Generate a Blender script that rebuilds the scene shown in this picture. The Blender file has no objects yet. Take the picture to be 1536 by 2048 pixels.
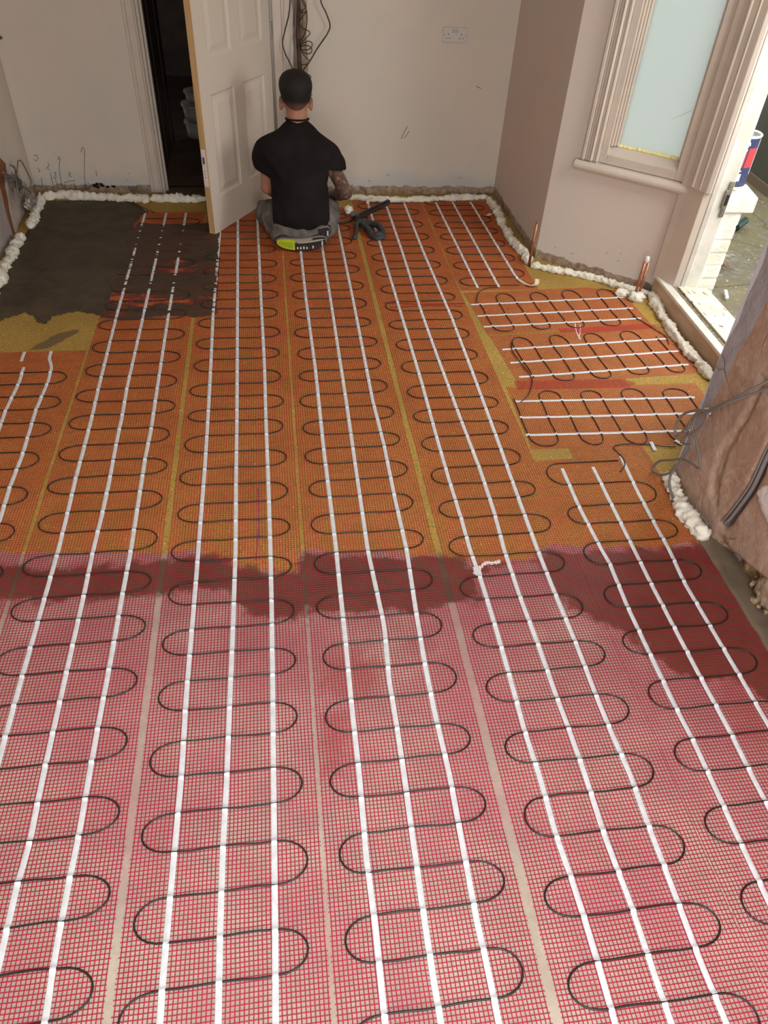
import bpy, math, random
import numpy as np
from mathutils import Vector, Matrix, noise
random.seed(7)
SC = bpy.context.scene
COL = SC.collection
PI = math.pi

# ---------------------------------------------------------------- camera
YAW, PITCH, ROLL, FPX = 0.17338942, 0.74878538, 0.06575853, 1463.75
cy, sy, cp, sp = math.cos(YAW), math.sin(YAW), math.cos(PITCH), math.sin(PITCH)
_f = Vector((sy*cp, cy*cp, -sp)); _r = Vector((cy, -sy, 0)); _u = _r.cross(_f)
_r2 = math.cos(ROLL)*_r + math.sin(ROLL)*_u; _u2 = -math.sin(ROLL)*_r + math.cos(ROLL)*_u
cam = bpy.data.cameras.new('camera'); camo = bpy.data.objects.new('camera', cam); COL.objects.link(camo)
M = Matrix((_r2, _u2, -_f)).transposed().to_4x4(); M.translation = Vector((0, 0, 2.0)); camo.matrix_world = M
cam.sensor_fit = 'VERTICAL'; cam.sensor_height = 36.0; cam.lens = FPX/2048*36.0; cam.clip_start = 0.02
SC.camera = camo

# ---------------------------------------------------------------- world, lights, exposure
W = bpy.data.worlds.new('overcast_sky'); SC.world = W; W.use_nodes = True
bg = W.node_tree.nodes['Background']; bg.inputs[0].default_value = (0.92, 0.97, 1.0, 1); bg.inputs[1].default_value = 2.05

def area(name, loc, target, sx, sy_, power, color):
    l = bpy.data.lights.new(name, 'AREA'); l.shape = 'RECTANGLE'; l.size = sx; l.size_y = sy_
    l.energy = power; l.color = color
    o = bpy.data.objects.new(name, l); COL.objects.link(o); o.location = loc
    d = Vector(target) - Vector(loc); o.rotation_euler = d.to_track_quat('-Z', 'Y').to_euler(); return o
area('rooflight_daylight', (0.45, -0.30, 2.62), (0.45, 0.10, 0), 1.5, 0.8, 64, (0.93, 0.97, 1.0))
area('rear_door_daylight', (0.2, -1.55, 1.25), (0.3, 4.5, 1.0), 2.3, 2.0, 37, (1.0, 0.96, 0.90))
area('bay_door_daylight', (2.75, 2.95, 1.75), (1.75, 3.25, 0.0), 0.9, 1.4, 36, (1.0, 0.97, 0.90))
SC.view_settings.view_transform = 'Standard'; SC.view_settings.look = 'None'
SC.view_settings.exposure = 0.0; SC.view_settings.gamma = 1.0; SC.view_settings.use_curve_mapping = False
SC.cycles.max_bounces = 8; SC.cycles.diffuse_bounces = 5; SC.cycles.sample_clamp_indirect = 4.0

# ---------------------------------------------------------------- helpers
class MB:
    def __init__(s, xf=None): s.v = []; s.f = []; s.xf = xf
    def add(s, vs, fs):
        n = len(s.v)
        if s.xf: vs = [s.xf(*v) for v in vs]
        s.v += [tuple(v) for v in vs]; s.f += [tuple(i+n for i in f) for f in fs]; return s
    def box(s, x0, y0, z0, x1, y1, z1, c=0.0):
        if c <= 0:
            vs = [(x, y, z) for z in (z0, z1) for y in (y0, y1) for x in (x0, x1)]
            return s.add(vs, [(0, 2, 3, 1), (4, 5, 7, 6), (0, 1, 5, 4), (2, 6, 7, 3), (0, 4, 6, 2), (1, 3, 7, 5)])
        vs = []; idx = {}
        for a in range(3):
            for k, (px, py, pz) in enumerate([(i, j, l) for i in (0, 1) for j in (0, 1) for l in (0, 1)]):
                p = [(x0, x1)[px], (y0, y1)[py], (z0, z1)[pz]]
                for b in range(3):
                    if b != a: p[b] += (c if (px, py, pz)[b] == 0 else -c)
                idx[(a, px, py, pz)] = len(vs); vs.append(tuple(p))
        fs = []
        C = [(0, 0), (1, 0), (1, 1), (0, 1)]
        def key(a, q, u, v):
            p = [0, 0, 0]; p[a] = q; p[(a+1) % 3] = u; p[(a+2) % 3] = v; return tuple(p)
        for a in range(3):
            for q in (0, 1):
                r = [idx[(a,)+key(a, q, u, v)] for u, v in C]; fs.append(tuple(r if q else r[::-1]))
        for a in range(3):                                   # edges along axis a
            b, d = (a+1) % 3, (a+2) % 3
            for qb in (0, 1):
                for qd in (0, 1):
                    k0 = key(a, 0, qb, qd); k1 = key(a, 1, qb, qd)
                    fs.append((idx[(b,)+k0], idx[(b,)+k1], idx[(d,)+k1], idx[(d,)+k0]) if (qb ^ qd) == 0 else
                              (idx[(d,)+k0], idx[(d,)+k1], idx[(b,)+k1], idx[(b,)+k0]))
        for p in [(i, j, l) for i in (0, 1) for j in (0, 1) for l in (0, 1)]:
            t = (idx[(0,)+p], idx[(1,)+p], idx[(2,)+p]); fs.append(t if sum(p) % 2 else t[::-1])
        return s.add(vs, fs)
    def prism(s, poly, z0, z1):
        n = len(poly); vs = [(x, y, z0) for x, y in poly]+[(x, y, z1) for x, y in poly]
        fs = [tuple(range(n))[::-1], tuple(range(n, 2*n))]+[(i, (i+1) % n, n+(i+1) % n, n+i) for i in range(n)]
        return s.add(vs, fs)
    def tube(s, P, r, n=8, caps=True):
        P = [Vector(p) for p in P]; m = len(P); rr = r if isinstance(r, (list, tuple)) else [r]*m
        vs = []; up = None
        for i, p in enumerate(P):
            t = (P[min(i+1, m-1)]-P[max(i-1, 0)])
            t = t.normalized() if t.length > 1e-9 else Vector((0, 0, 1))
            if up is None: up = Vector((0, 0, 1)) if abs(t.z) < .9 else Vector((1, 0, 0))
            a = t.cross(up); a = a.normalized() if a.length > 1e-6 else t.orthogonal().normalized()
            b = a.cross(t); up = b
            for k in range(n):
                w = 2*PI*k/n; vs.append(p+(a*math.cos(w)+b*math.sin(w))*rr[i])
        fs = [(i*n+k, (i+1)*n+k, (i+1)*n+(k+1) % n, i*n+(k+1) % n) for i in range(m-1) for k in range(n)]
        if caps: fs += [tuple(range(n)), tuple(range((m-1)*n, m*n))[::-1]]
        return s.add(vs, fs)
    def lathe(s, prof, c, n=32):
        vs = [(c[0]+r*math.cos(2*PI*k/n), c[1]+r*math.sin(2*PI*k/n), c[2]+z) for r, z in prof for k in range(n)]
        m = len(prof)
        fs = [(i*n+k, i*n+(k+1) % n, (i+1)*n+(k+1) % n, (i+1)*n+k) for i in range(m-1) for k in range(n)]
        return s.add(vs, fs)
    def blob(s, c, rad, n=10, amp=0.25, sc=3.0):
        vs = []; m = n
        for i in range(m+1):
            th = PI*i/m
            for k in range(2*n):
                ph = PI*k/n; d = Vector((math.sin(th)*math.cos(ph), math.sin(th)*math.sin(ph), math.cos(th)))
                w = 1+amp*noise.noise(d*sc+Vector(c)*37)
                vs.append((c[0]+d.x*rad[0]*w, c[1]+d.y*rad[1]*w, c[2]+d.z*rad[2]*w))
        N = 2*n
        return s.add(vs, [(i*N+k, (i+1)*N+k, (i+1)*N+(k+1) % N, i*N+(k+1) % N) for i in range(m) for k in range(N)])

def wpos(o):
    p = Vector((0, 0, 0))
    while o: p += o.location; o = o.parent
    return p
def mk(name, verts, faces, m, parent=None, smooth=False, attrs=None, bevel=0):
    me = bpy.data.meshes.new(name)
    off = wpos(parent) if parent else Vector((0, 0, 0))
    if isinstance(verts, np.ndarray):
        V = verts-np.array(off)[None, :]; Fq = faces; n = len(V); k = Fq.shape[1]
        me.vertices.add(n); me.vertices.foreach_set('co', V.astype(np.float32).ravel())
        me.loops.add(Fq.size); me.loops.foreach_set('vertex_index', Fq.astype(np.int32).ravel())
        me.polygons.add(len(Fq)); me.polygons.foreach_set('loop_start', np.arange(0, Fq.size, k, dtype=np.int32))
        me.update(calc_edges=True)
    else:
        me.from_pydata([(v[0]-off.x, v[1]-off.y, v[2]-off.z) for v in verts], [], faces)
    if m: me.materials.append(m)
    if smooth: me.polygons.foreach_set('use_smooth', [True]*len(me.polygons))
    for k_, a in (attrs or {}).items():
        at = me.attributes.new(k_, 'FLOAT', 'POINT'); at.data.foreach_set('value', np.asarray(a, dtype=np.float32))
    me.update()
    o = bpy.data.objects.new(name, me); COL.objects.link(o)
    if parent: o.parent = parent
    if bevel:
        b = o.modifiers.new('bevel', 'BEVEL'); b.width = bevel; b.segments = 2; b.limit_method = 'ANGLE'
    return o
def obj(name, mb, m, parent=None, smooth=False, bevel=0, attrs=None):
    return mk(name, mb.v, mb.f, m, parent, smooth, attrs, bevel)
def tag(o, label, cat, group=None, kind=None):
    if label: o['label'] = label
    if cat: o['category'] = cat
    if group: o['group'] = group
    if kind: o['kind'] = kind
    return o
def thing(name, label, cat, loc=(0, 0, 0), group=None):
    o = bpy.data.objects.new(name, None); COL.objects.link(o); o.location = loc; o.empty_display_size = .1
    return tag(o, label, cat, group)
def struct(name, mb, m, **k):
    o = obj(name, mb, m, **k); o['kind'] = 'structure'; return o
def sstruct(name, loc=(0, 0, 0)):
    o = bpy.data.objects.new(name, None); COL.objects.link(o); o.location = loc; o['kind'] = 'structure'; return o

def catmull(P, n=6):
    P = [Vector(p) for p in P]; out = []
    for i in range(len(P)-1):
        a, b, c, d = P[max(i-1, 0)], P[i], P[i+1], P[min(i+2, len(P)-1)]
        for k in range(n):
            t = k/n; out.append(.5*((2*b)+(c-a)*t+(2*a-5*b+4*c-d)*t*t+(3*b-a-3*c+d)*t**3))
    out.append(P[-1]); return out

# ---------------------------------------------------------------- materials
class NT:
    def __init__(s, name):
        s.m = bpy.data.materials.new(name); s.m.use_nodes = True; s.t = s.m.node_tree; s.t.nodes.clear()
        s.out = s.n('ShaderNodeOutputMaterial'); s.b = s.n('ShaderNodeBsdfPrincipled'); s.l(s.b.outputs[0], s.out.inputs[0])
        s.geo = s.n('ShaderNodeNewGeometry').outputs['Position']
    def n(s, t, **k):
        x = s.t.nodes.new(t)
        for a, b in k.items(): setattr(x, a, b)
        return x
    def l(s, a, b): s.t.links.new(a, b)
    def put(s, sock, v):
        if isinstance(v, bpy.types.NodeSocket): s.l(v, sock)
        elif isinstance(v, tuple) and len(v) == 3 and sock.type == 'RGBA': sock.default_value = (*v, 1)
        else: sock.default_value = v
    def noise(s, scale, detail=4, rough=.55, vec=None, dist=0, color=False, stretch=None):
        x = s.n('ShaderNodeTexNoise'); x.inputs['Scale'].default_value = scale; x.inputs['Detail'].default_value = detail
        x.inputs['Roughness'].default_value = rough; x.inputs['Distortion'].default_value = dist
        v = vec or s.geo
        if stretch: v = s.vmul(v, stretch)
        s.l(v, x.inputs['Vector']); return x.outputs['Color' if color else 'Fac']
    def vmul(s, v, m):
        x = s.n('ShaderNodeVectorMath', operation='MULTIPLY'); s.l(v, x.inputs[0]); x.inputs[1].default_value = m; return x.outputs[0]
    def math(s, op, a, b=0.0, c=0.0, clamp=False):
        x = s.n('ShaderNodeMath', operation=op); x.use_clamp = clamp
        for i, q in enumerate((a, b, c)): s.put(x.inputs[i], q)
        return x.outputs[0]
    def mix(s, f, a, b, mode='MIX'):
        x = s.n('ShaderNodeMix', data_type='RGBA', blend_type=mode); s.put(x.inputs[0], f); s.put(x.inputs[6], a); s.put(x.inputs[7], b)
        return x.outputs[2]
    def step(s, v, lo, hi):
        x = s.n('ShaderNodeMapRange'); x.interpolation_type = 'SMOOTHSTEP'; s.put(x.inputs[0], v)
        x.inputs[1].default_value = lo; x.inputs[2].default_value = hi; return x.outputs[0]
    def attr(s, name):
        x = s.n('ShaderNodeAttribute'); x.attribute_name = name; return x.outputs['Fac']
    def z(s):
        x = s.n('ShaderNodeSeparateXYZ'); s.l(s.geo, x.inputs[0]); return x.outputs
    def bump(s, h, strength=.3, dist=.01):
        x = s.n('ShaderNodeBump'); x.inputs['Strength'].default_value = strength; x.inputs['Distance'].default_value = dist
        s.l(h, x.inputs['Height']); s.l(x.outputs[0], s.b.inputs['Normal']); return s
    def base(s, c, rough=.7, spec=.3, metal=0):
        s.put(s.b.inputs['Base Color'], c); s.put(s.b.inputs['Roughness'], rough)
        s.b.inputs['Specular IOR Level'].default_value = spec; s.b.inputs['Metallic'].default_value = metal; return s
def simple(name, c1, c2=None, scale=20, rough=.6, spec=.3, bump=0, bdist=.002, metal=0, bscale=None, stretch=None):
    t = NT(name)
    if c2: col = t.mix(t.step(t.noise(scale, stretch=stretch), .35, .65), c1, c2)
    else: col = c1
    t.base(col, rough, spec, metal)
    if bump: t.bump(t.noise(bscale or scale*4, 5, stretch=stretch), bump, bdist)
    return t.m

# wall paint: pinkish cream skim, bare plaster strip near the floor, faint primer tints
def wall_mat(name, c1, c2, bare_h=.05, bluish=True):
    t = NT(name); x = t.z(); z = x[2]
    n1 = t.noise(1.6, 3); n2 = t.noise(9, 5)
    col = t.mix(t.step(n1, .38, .62), c1, c2)
    col = t.mix(t.math('MULTIPLY', t.step(n2, .5, .75), .25), col, (c1[0]*.9, c1[1]*.9, c1[2]*.88))
    if bluish:
        zz = t.math('ADD', z, t.math('MULTIPLY', t.noise(5, 4), .22))
        col = t.mix(t.math('MULTIPLY', t.step(zz, .30, .16), .55), col, (.42, .46, .50))
    zz = t.math('ADD', z, t.math('MULTIPLY', t.noise(13, 5), .07))
    bare = t.step(zz, bare_h+.047, bare_h+.037)
    bc = t.mix(t.step(t.noise(25, 5), .35, .65), (.27, .18, .115), (.42, .33, .25))
    bc = t.mix(t.step(t.noise(11, 3), .58, .66), bc, (.17, .14, .11))
    col = t.mix(bare, col, bc)
    # scuffs and grey smears low on the wall
    sm = t.math('MULTIPLY', t.step(t.noise(22, 6, stretch=(1, 1, 2.5)), .64, .70), t.step(z, .35, .05))
    col = t.mix(t.math('MULTIPLY', sm, .8), col, (.20, .17, .14))
    t.base(col, .75, .25)
    t.bump(t.math('ADD', t.math('MULTIPLY', n2, .6), t.math('MULTIPLY', bare, -.8)), .35, .006)
    return t.m
WALL = wall_mat('cream_wall_paint', (.67, .59, .505), (.63, .58, .505))
WALLR = wall_mat('pinkish_wall_paint', (.62, .50, .43), (.59, .51, .44), bluish=False)
WALLB = wall_mat('bay_wall_paint', (.63, .54, .475), (.61, .545, .48), .045, bluish=False)
CEIL = simple('ceiling_paint', (.78, .76, .72), rough=.8)
WOODP = simple('cream_gloss_paint', (.60, .52, .44), (.55, .48, .41), 6, .38, .5, .08, .002)
WOODW = simple('white_gloss_paint', (.74, .71, .64), (.62, .60, .52), 8, .4, .5, .15, .002)
WORN = (lambda t: t.base(t.mix(t.step(t.noise(38, 6, stretch=(1.2, .45, 1)), .60, .66), t.mix(t.step(t.noise(6), .4, .6), (.76, .72, .60), (.66, .63, .50)), (.22, .17, .11)), .55, .3).bump(t.noise(60, 5), .4, .003).m)(NT('worn_threshold_paint'))
SILLFR = simple('brown_stained_timber', (.46, .31, .20), (.54, .39, .27), 5, .5, .3, .2, .002, stretch=(1, 1, 4))
DOORW = (lambda t: t.base((.66, .585, .50), .42, .4).bump(t.noise(90, 4, stretch=(2.5, 2.5, .12)), .25, .0015).m)(NT('white_woodgrain_door'))
DOORE = simple('bare_pine_edge', (.60, .40, .19), (.50, .31, .14), 14, .6, .2, .1, .001, stretch=(1, 1, .1))
BLACKM = simple('black_plastic', (.012, .011, .011), rough=.4, spec=.5)
CABLEG = simple('grey_cable_sheath', (.17, .15, .135), rough=.45, spec=.4)
CABLEK = simple('brown_black_cable', (.028, .018, .014), rough=.4, spec=.4)
COPPER = simple('copper_pipe', (.50, .20, .11), (.34, .12, .07), 30, .38, .5, metal=.7)
WHITEPL = simple('white_plastic', (.60, .57, .53), rough=.35, spec=.5)
FOAM_M = simple('expanding_foam', (.82, .79, .69), (.74, .70, .58), 18, .8, .2, .5, .004, bscale=140)
INK = simple('pencil_graphite', (.10, .10, .11), rough=.8)

# ---- measured floor and wall coordinates, metres
TURNS={'m1':([3.176,2.969,2.759,2.549,2.321,2.114,1.906],[]),'m2':([3.78,3.563,3.332,3.112,2.899,2.681,2.462,2.258,2.032,1.821,1.616,1.399,1.189,0.971,0.763,0.557],[3.687,3.456,3.239,3.018,2.81,2.587,2.376,2.158,1.929,1.728,1.515]),'m3':([4.384,4.192,3.999,3.778,3.567,3.352,3.125,2.914,2.731,2.491,2.276,2.068,1.856,1.643,1.437,1.225,1.003,0.794,0.583],[3.683,3.462,3.258,3.031,2.816,2.605,2.389,2.159,1.956,1.754,1.537,1.336,1.127,0.914,0.689,0.491]),'m4':([4.727,4.496,4.315,4.092,3.877,3.655,3.439,3.215,3.022,2.798,2.586,2.374,2.167,1.951,1.739,1.527,1.32,1.096,0.89,0.681,0.471],[4.439,4.223,3.997,3.763,3.558,3.348,3.134,2.909,2.699,2.499,2.279,2.068,1.862,1.658,1.444,1.215,1.013,0.808,0.601]),'m5':([5.24,5.014,4.801,4.6,4.374,4.15,3.934,3.71,3.512,3.292,3.061,2.841,2.639,2.421,2.2,1.987,1.775,1.556,1.355,1.138,0.936,0.71,0.515,0.315],[4.709,4.486,4.271,4.044,3.844,3.624,3.399,3.186,2.96,2.763,2.553,2.328,2.129,1.916,1.711,1.49,1.282,1.068,0.857,0.645,0.44]),'m6':([5.316,5.1,4.905,4.695,4.46,4.24],[5.24,4.995,4.8,4.583,4.358,4.128]),'m7':([2.135,1.923,1.692,1.475,1.271],[2.314,2.045,1.833,1.625,1.421,1.209,1.0,0.784,0.585])}
TAPES={'m2a':[(-0.881,3.794),(-0.878,3.502),(-0.872,3.077),(-0.866,2.857),(-0.864,2.64),(-0.864,2.42),(-0.859,2.206),(-0.856,2.008),(-0.859,1.779),(-0.863,1.456),(-0.864,1.25)],'m2b':[(-0.74,3.788),(-0.741,3.078),(-0.734,2.849),(-0.733,2.631),(-0.728,2.41),(-0.727,2.196),(-0.731,1.998),(-0.729,1.768),(-0.73,1.447),(-0.731,1.237),(-0.732,1.111),(-0.728,0.921),(-0.736,0.815),(-0.737,0.71)],'m2c':[(-0.607,3.783),(-0.6,3.07),(-0.596,2.731),(-0.6,2.519),(-0.598,2.31),(-0.595,1.987),(-0.598,1.768),(-0.6,1.454),(-0.604,1.237),(-0.605,1.098),(-0.605,0.921),(-0.609,0.816),(-0.611,0.707),(-0.611,0.605),(-0.608,0.502)],'m3a':[(-0.367,3.774),(-0.358,3.296),(-0.352,2.869),(-0.348,2.444),(-0.349,1.967),(-0.349,1.805),(-0.351,1.55),(-0.352,1.328),(-0.348,1.071),(-0.351,0.867),(-0.353,0.736),(-0.355,0.57),(-0.354,0.472)],'m3b':[(-0.252,5.066),(-0.237,3.945),(-0.221,2.783),(-0.217,2.329),(-0.212,1.955),(-0.214,1.6),(-0.218,1.27),(-0.22,1.058),(-0.225,0.86),(-0.226,0.663),(-0.224,0.456)],'m3c':[(-0.12,5.065),(-0.104,3.941),(-0.092,3.245),(-0.09,2.775),(-0.085,2.319),(-0.083,1.945),(-0.083,1.699),(-0.085,1.386),(-0.088,1.044),(-0.092,0.648),(-0.095,0.441)],'m4a':[(0.152,3.932),(0.161,3.185),(0.158,2.554),(0.161,2.208),(0.163,1.924),(0.161,1.725),(0.16,1.482),(0.157,1.269),(0.157,1.019),(0.151,0.792),(0.155,0.62),(0.153,0.429)],'m4b':[(0.293,3.928),(0.29,2.913),(0.285,2.324),(0.282,1.915),(0.298,1.554),(0.286,1.331),(0.287,1.168),(0.286,1.005),(0.283,0.873),(0.28,0.665),(0.279,0.496),(0.281,0.396)],'m4c':[(0.423,3.923),(0.417,2.906),(0.427,2.554),(0.426,2.219),(0.43,1.903),(0.417,1.587),(0.411,1.377),(0.411,1.19),(0.418,0.991),(0.414,0.803),(0.411,0.603),(0.414,0.48),(0.414,0.381)],'m5a':[(0.678,4.492),(0.679,3.538),(0.679,3.044),(0.673,2.593),(0.672,2.296),(0.675,2.049),(0.673,1.882),(0.68,1.74),(0.682,1.53),(0.68,1.312),(0.676,1.103),(0.68,0.964),(0.677,0.782),(0.683,0.682),(0.686,0.577),(0.686,0.464),(0.684,0.349)],'m5b':[(0.808,4.604),(0.799,3.759),(0.803,3.273),(0.811,2.759),(0.82,2.352),(0.817,2.082),(0.805,1.872),(0.804,1.633),(0.81,1.411),(0.811,1.214),(0.815,1.098),(0.816,0.95),(0.811,0.774),(0.818,0.604),(0.816,0.46),(0.816,0.333)],'m5c':[(0.947,4.601),(0.961,3.695),(0.956,3.144),(0.948,2.575),(0.939,2.149),(0.935,1.861),(0.937,1.621),(0.942,1.409),(0.941,1.202),(0.943,1.094),(0.95,0.936),(0.945,0.781),(0.944,0.609),(0.941,0.468),(0.946,0.317)],'m7a':[(1.184,2.378),(1.178,2.085),(1.187,1.84),(1.193,1.773),(1.182,1.553),(1.182,1.355),(1.183,1.132),(1.189,1.017),(1.187,0.911),(1.184,0.748),(1.184,0.607)],'m7b':[(1.325,2.386),(1.32,2.089),(1.316,1.83),(1.313,1.649),(1.314,1.45),(1.315,1.251),(1.319,1.03),(1.316,0.898)],'m7c':[(1.465,2.448),(1.463,2.173),(1.457,1.959),(1.456,1.818),(1.442,1.65),(1.446,1.449),(1.451,1.238),(1.453,1.051)],'m1b':[(-1.154,3.426),(-1.128,3.112),(-1.121,2.916),(-1.108,2.587),(-1.111,2.379),(-1.103,2.189)],'m6a':[(1.174,5.432),(1.188,4.058)],'m6b':[(1.307,5.433),(1.325,4.054)],'m6c':[(1.44,5.433),(1.468,4.083)]}
WET=[(-1.566,2.005),(-1.047,1.949),(-0.838,1.936),(-0.467,1.925),(-0.269,1.934),(-0.213,1.874),(-0.122,1.839),(0.017,1.827),(0.038,1.924),(0.213,1.899),(0.552,1.861),(0.677,1.809),(0.89,1.807),(0.961,1.88),(1.081,1.844),(1.442,1.825),(1.599,1.848),(1.716,1.665),(1.825,1.306),(1.688,0.975),(1.496,1.129),(1.408,1.252),(1.305,1.204),(1.212,1.291),(1.149,1.437),(1.011,1.522),(0.939,1.633),(0.918,1.802),(0.84,1.803),(0.692,1.752),(0.671,1.621),(0.552,1.62),(0.465,1.587),(0.308,1.601),(0.049,1.638),(0.012,1.59),(-0.157,1.621),(-0.246,1.76),(-0.453,1.767),(-0.67,1.74),(-1.007,1.781),(-1.5,1.824)]
YEL=[(-3.5,2.083),(-1.761,2.083),(-0.47,1.956),(-0.38,1.969),(-0.213,1.884),(-0.122,1.834),(0.017,1.822),(0.039,1.935),(0.533,1.862),(0.678,1.816),(0.892,1.812),(0.963,1.886),(1.445,1.833),(1.599,1.848),(1.687,1.855),(3.5,1.855),(3.5,6.5),(-3.5,6.5)]
MORTAR_A=[(-1.635,3.993),(-1.589,4.235),(-1.583,4.992),(-1.614,5.453),(-1.002,5.455),(-0.867,5.244),(-0.917,5.182),(-0.933,5.028),(-0.887,4.633),(-0.933,4.217),(-0.956,3.785),(-0.956,3.785),(-1.109,3.847),(-1.232,3.807),(-1.231,3.698),(-1.272,3.727),(-1.307,3.799),(-1.367,3.84),(-1.41,3.803),(-1.476,3.762),(-1.614,3.714)]
MORTAR_B=[(-0.911,5.07),(-0.732,5.035),(-0.372,5.058),(-0.346,3.785),(-0.436,3.754),(-0.626,3.784),(-0.805,3.735),(-0.967,3.775),(-0.972,4.03),(-0.971,4.351),(-0.945,4.786)]
SMEAR=[(-1.268,3.436),(-1.244,3.494),(-1.167,3.601),(-1.04,3.664),(-1.045,3.617),(-1.141,3.489),(-1.188,3.452)]
DAMP=[[(0.07,1.429),(0.157,1.482),(0.266,1.411),(0.262,1.314),(0.154,1.269),(0.061,1.297)],[(0.832,1.298),(0.859,1.276),(0.85,1.147),(0.819,1.15)],[(-0.193,1.756),(0.019,1.737),(0.012,1.601),(-0.157,1.617)],[(1.385,1.433),(1.47,1.339),(1.5,1.137),(1.391,0.938),(1.323,1.082)],[(0.058,1.243),(0.149,1.217),(0.114,1.008),(0.043,1.015)],[(0.395,1.481),(0.461,1.464),(0.435,1.415),(0.386,1.43)]]
FOAM={'bl':[(-1.601,5.453),(-1.458,5.51),(-1.283,5.473),(-1.077,5.455),(-0.87,5.436)],'dw':[(-0.87,5.436),(-0.768,5.456),(-0.629,5.437),(-0.472,5.438)],'br':[(0.518,5.499),(0.699,5.461),(0.92,5.442),(1.149,5.462),(1.422,5.493),(1.599,5.504)],'rw':[(1.594,5.484),(1.604,5.287),(1.584,5.009),(1.579,4.752),(1.602,4.551),(1.597,4.362)],'by':[(1.608,4.332),(1.714,4.264),(1.858,4.197),(1.993,4.109),(2.114,3.997),(2.243,3.914)],'dr':[(2.243,3.914),(2.197,3.617),(2.18,3.337),(2.187,3.13),(2.191,2.961)],'pr':[(1.627,2.244),(1.607,2.13),(1.603,2.037),(1.606,1.933),(1.609,1.847)],'la':[(-1.601,5.453),(-1.588,5.245),(-1.578,5.116),(-1.571,4.935)],'lb':[(-1.575,4.81),(-1.6,4.719),(-1.581,4.502),(-1.592,4.366),(-1.574,4.172),(-1.577,4.02)]}
WIRES=[[(0.172,5.575,1.296),(0.165,5.575,1.194),(0.152,5.575,1.114),(0.126,5.575,1.033),(0.107,5.575,0.964),(0.121,5.575,0.908),(0.151,5.575,0.852),(0.175,5.575,0.795)],[(0.354,5.575,1.302),(0.356,5.575,1.199),(0.39,5.575,1.134),(0.415,5.575,1.068),(0.399,5.575,1.026),(0.366,5.575,0.984),(0.323,5.575,0.927),(0.283,5.575,0.869),(0.225,5.575,0.802)],[(0.23,5.575,1.298),(0.24,5.575,1.196),(0.261,5.575,1.157),(0.269,5.575,1.118),(0.265,5.575,1.064),(0.254,5.575,1.023),(0.234,5.575,0.986),(0.214,5.575,0.98),(0.196,5.575,1.007),(0.191,5.575,1.048)],[(0.199,5.575,1.297),(0.202,5.575,1.195),(0.195,5.575,1.089),(0.188,5.575,0.98),(0.179,5.575,0.881),(0.172,5.575,0.795)],[(0.246,5.575,1.196),(0.264,5.575,1.165),(0.241,5.575,1.143),(0.216,5.575,1.148),(0.238,5.575,1.13),(0.27,5.575,1.139),(0.244,5.575,1.112),(0.22,5.575,1.076),(0.239,5.575,1.05),(0.286,5.575,1.024),(0.263,5.575,0.995),(0.23,5.575,0.967),(0.226,5.575,0.933),(0.258,5.575,0.926),(0.291,5.575,0.94),(0.298,5.575,0.966),(0.269,5.575,0.976),(0.233,5.575,0.959),(0.226,5.575,0.933),(0.245,5.575,0.911),(0.277,5.575,0.906),(0.297,5.575,0.921),(0.285,5.575,0.946),(0.246,5.575,0.953),(0.226,5.575,0.936),(0.244,5.575,0.897),(0.28,5.575,0.866)],[(0.226,5.575,0.839),(0.256,5.575,0.846),(0.276,5.575,0.852)],[(0.232,5.575,0.793),(0.265,5.575,0.788),(0.288,5.575,0.774),(0.274,5.575,0.761),(0.254,5.575,0.776)],[(0.28,5.575,0.717),(0.293,5.575,0.711),(0.28,5.575,0.702)],[(0.279,5.575,0.675),(0.292,5.575,0.666),(0.279,5.575,0.657)]]
TRUNK=[(0.212,5.59,1.296),(0.215,5.59,1.193),(0.208,5.59,1.06),(0.21,5.59,0.921),(0.216,5.59,0.792),(0.214,5.59,0.628)]
PENCIL=[[(-1.605,5.597,0.108),(-1.618,5.597,0.03)],[(-1.537,5.597,0.139),(-1.539,5.597,0.092),(-1.54,5.597,0.031)],[(-1.514,5.597,0.109),(-1.513,5.597,0.072),(-1.513,5.597,0.031)],[(-1.45,5.597,0.251),(-1.464,5.597,0.232),(-1.448,5.597,0.232),(-1.46,5.597,0.209),(-1.472,5.597,0.159),(-1.478,5.597,0.092),(-1.484,5.597,0.024)],[(-1.302,5.597,0.275),(-1.285,5.597,0.308),(-1.275,5.597,0.292),(-1.29,5.597,0.227),(-1.312,5.597,0.127),(-1.323,5.597,0.031)],[(-1.462,5.597,0.075),(-1.419,5.597,0.086),(-1.384,5.597,0.089)],[(-1.228,5.597,0.158),(-1.232,5.597,0.12)],[(-1.458,5.597,0.065),(-1.462,5.597,0.031)],[(-1.395,5.597,0.072),(-1.394,5.597,0.031)],[(-1.617,5.597,0.25),(-1.603,5.597,0.257),(-1.594,5.597,0.237),(-1.613,5.597,0.218),(-1.622,5.597,0.231)],[(-1.614,5.597,0.175),(-1.603,5.597,0.152),(-1.618,5.597,0.145)],[(-1.536,5.597,0.208),(-1.535,5.597,0.185),(-1.55,5.597,0.179),(-1.539,5.597,0.159)],[(-1.517,5.597,0.139),(-1.499,5.597,0.143),(-1.51,5.597,0.126),(-1.499,5.597,0.116)],[(-1.419,5.597,0.143),(-1.404,5.597,0.136),(-1.42,5.597,0.123),(-1.402,5.597,0.116)],[(-1.303,5.597,0.076),(-1.283,5.597,0.059),(-1.24,5.597,0.052),(-1.187,5.597,0.059)],[(0.925,5.597,0.387),(0.966,5.597,0.473)],[(0.947,5.597,0.39),(0.983,5.597,0.44)],[(1.43,5.597,0.733),(1.468,5.597,0.719)]]
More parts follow.
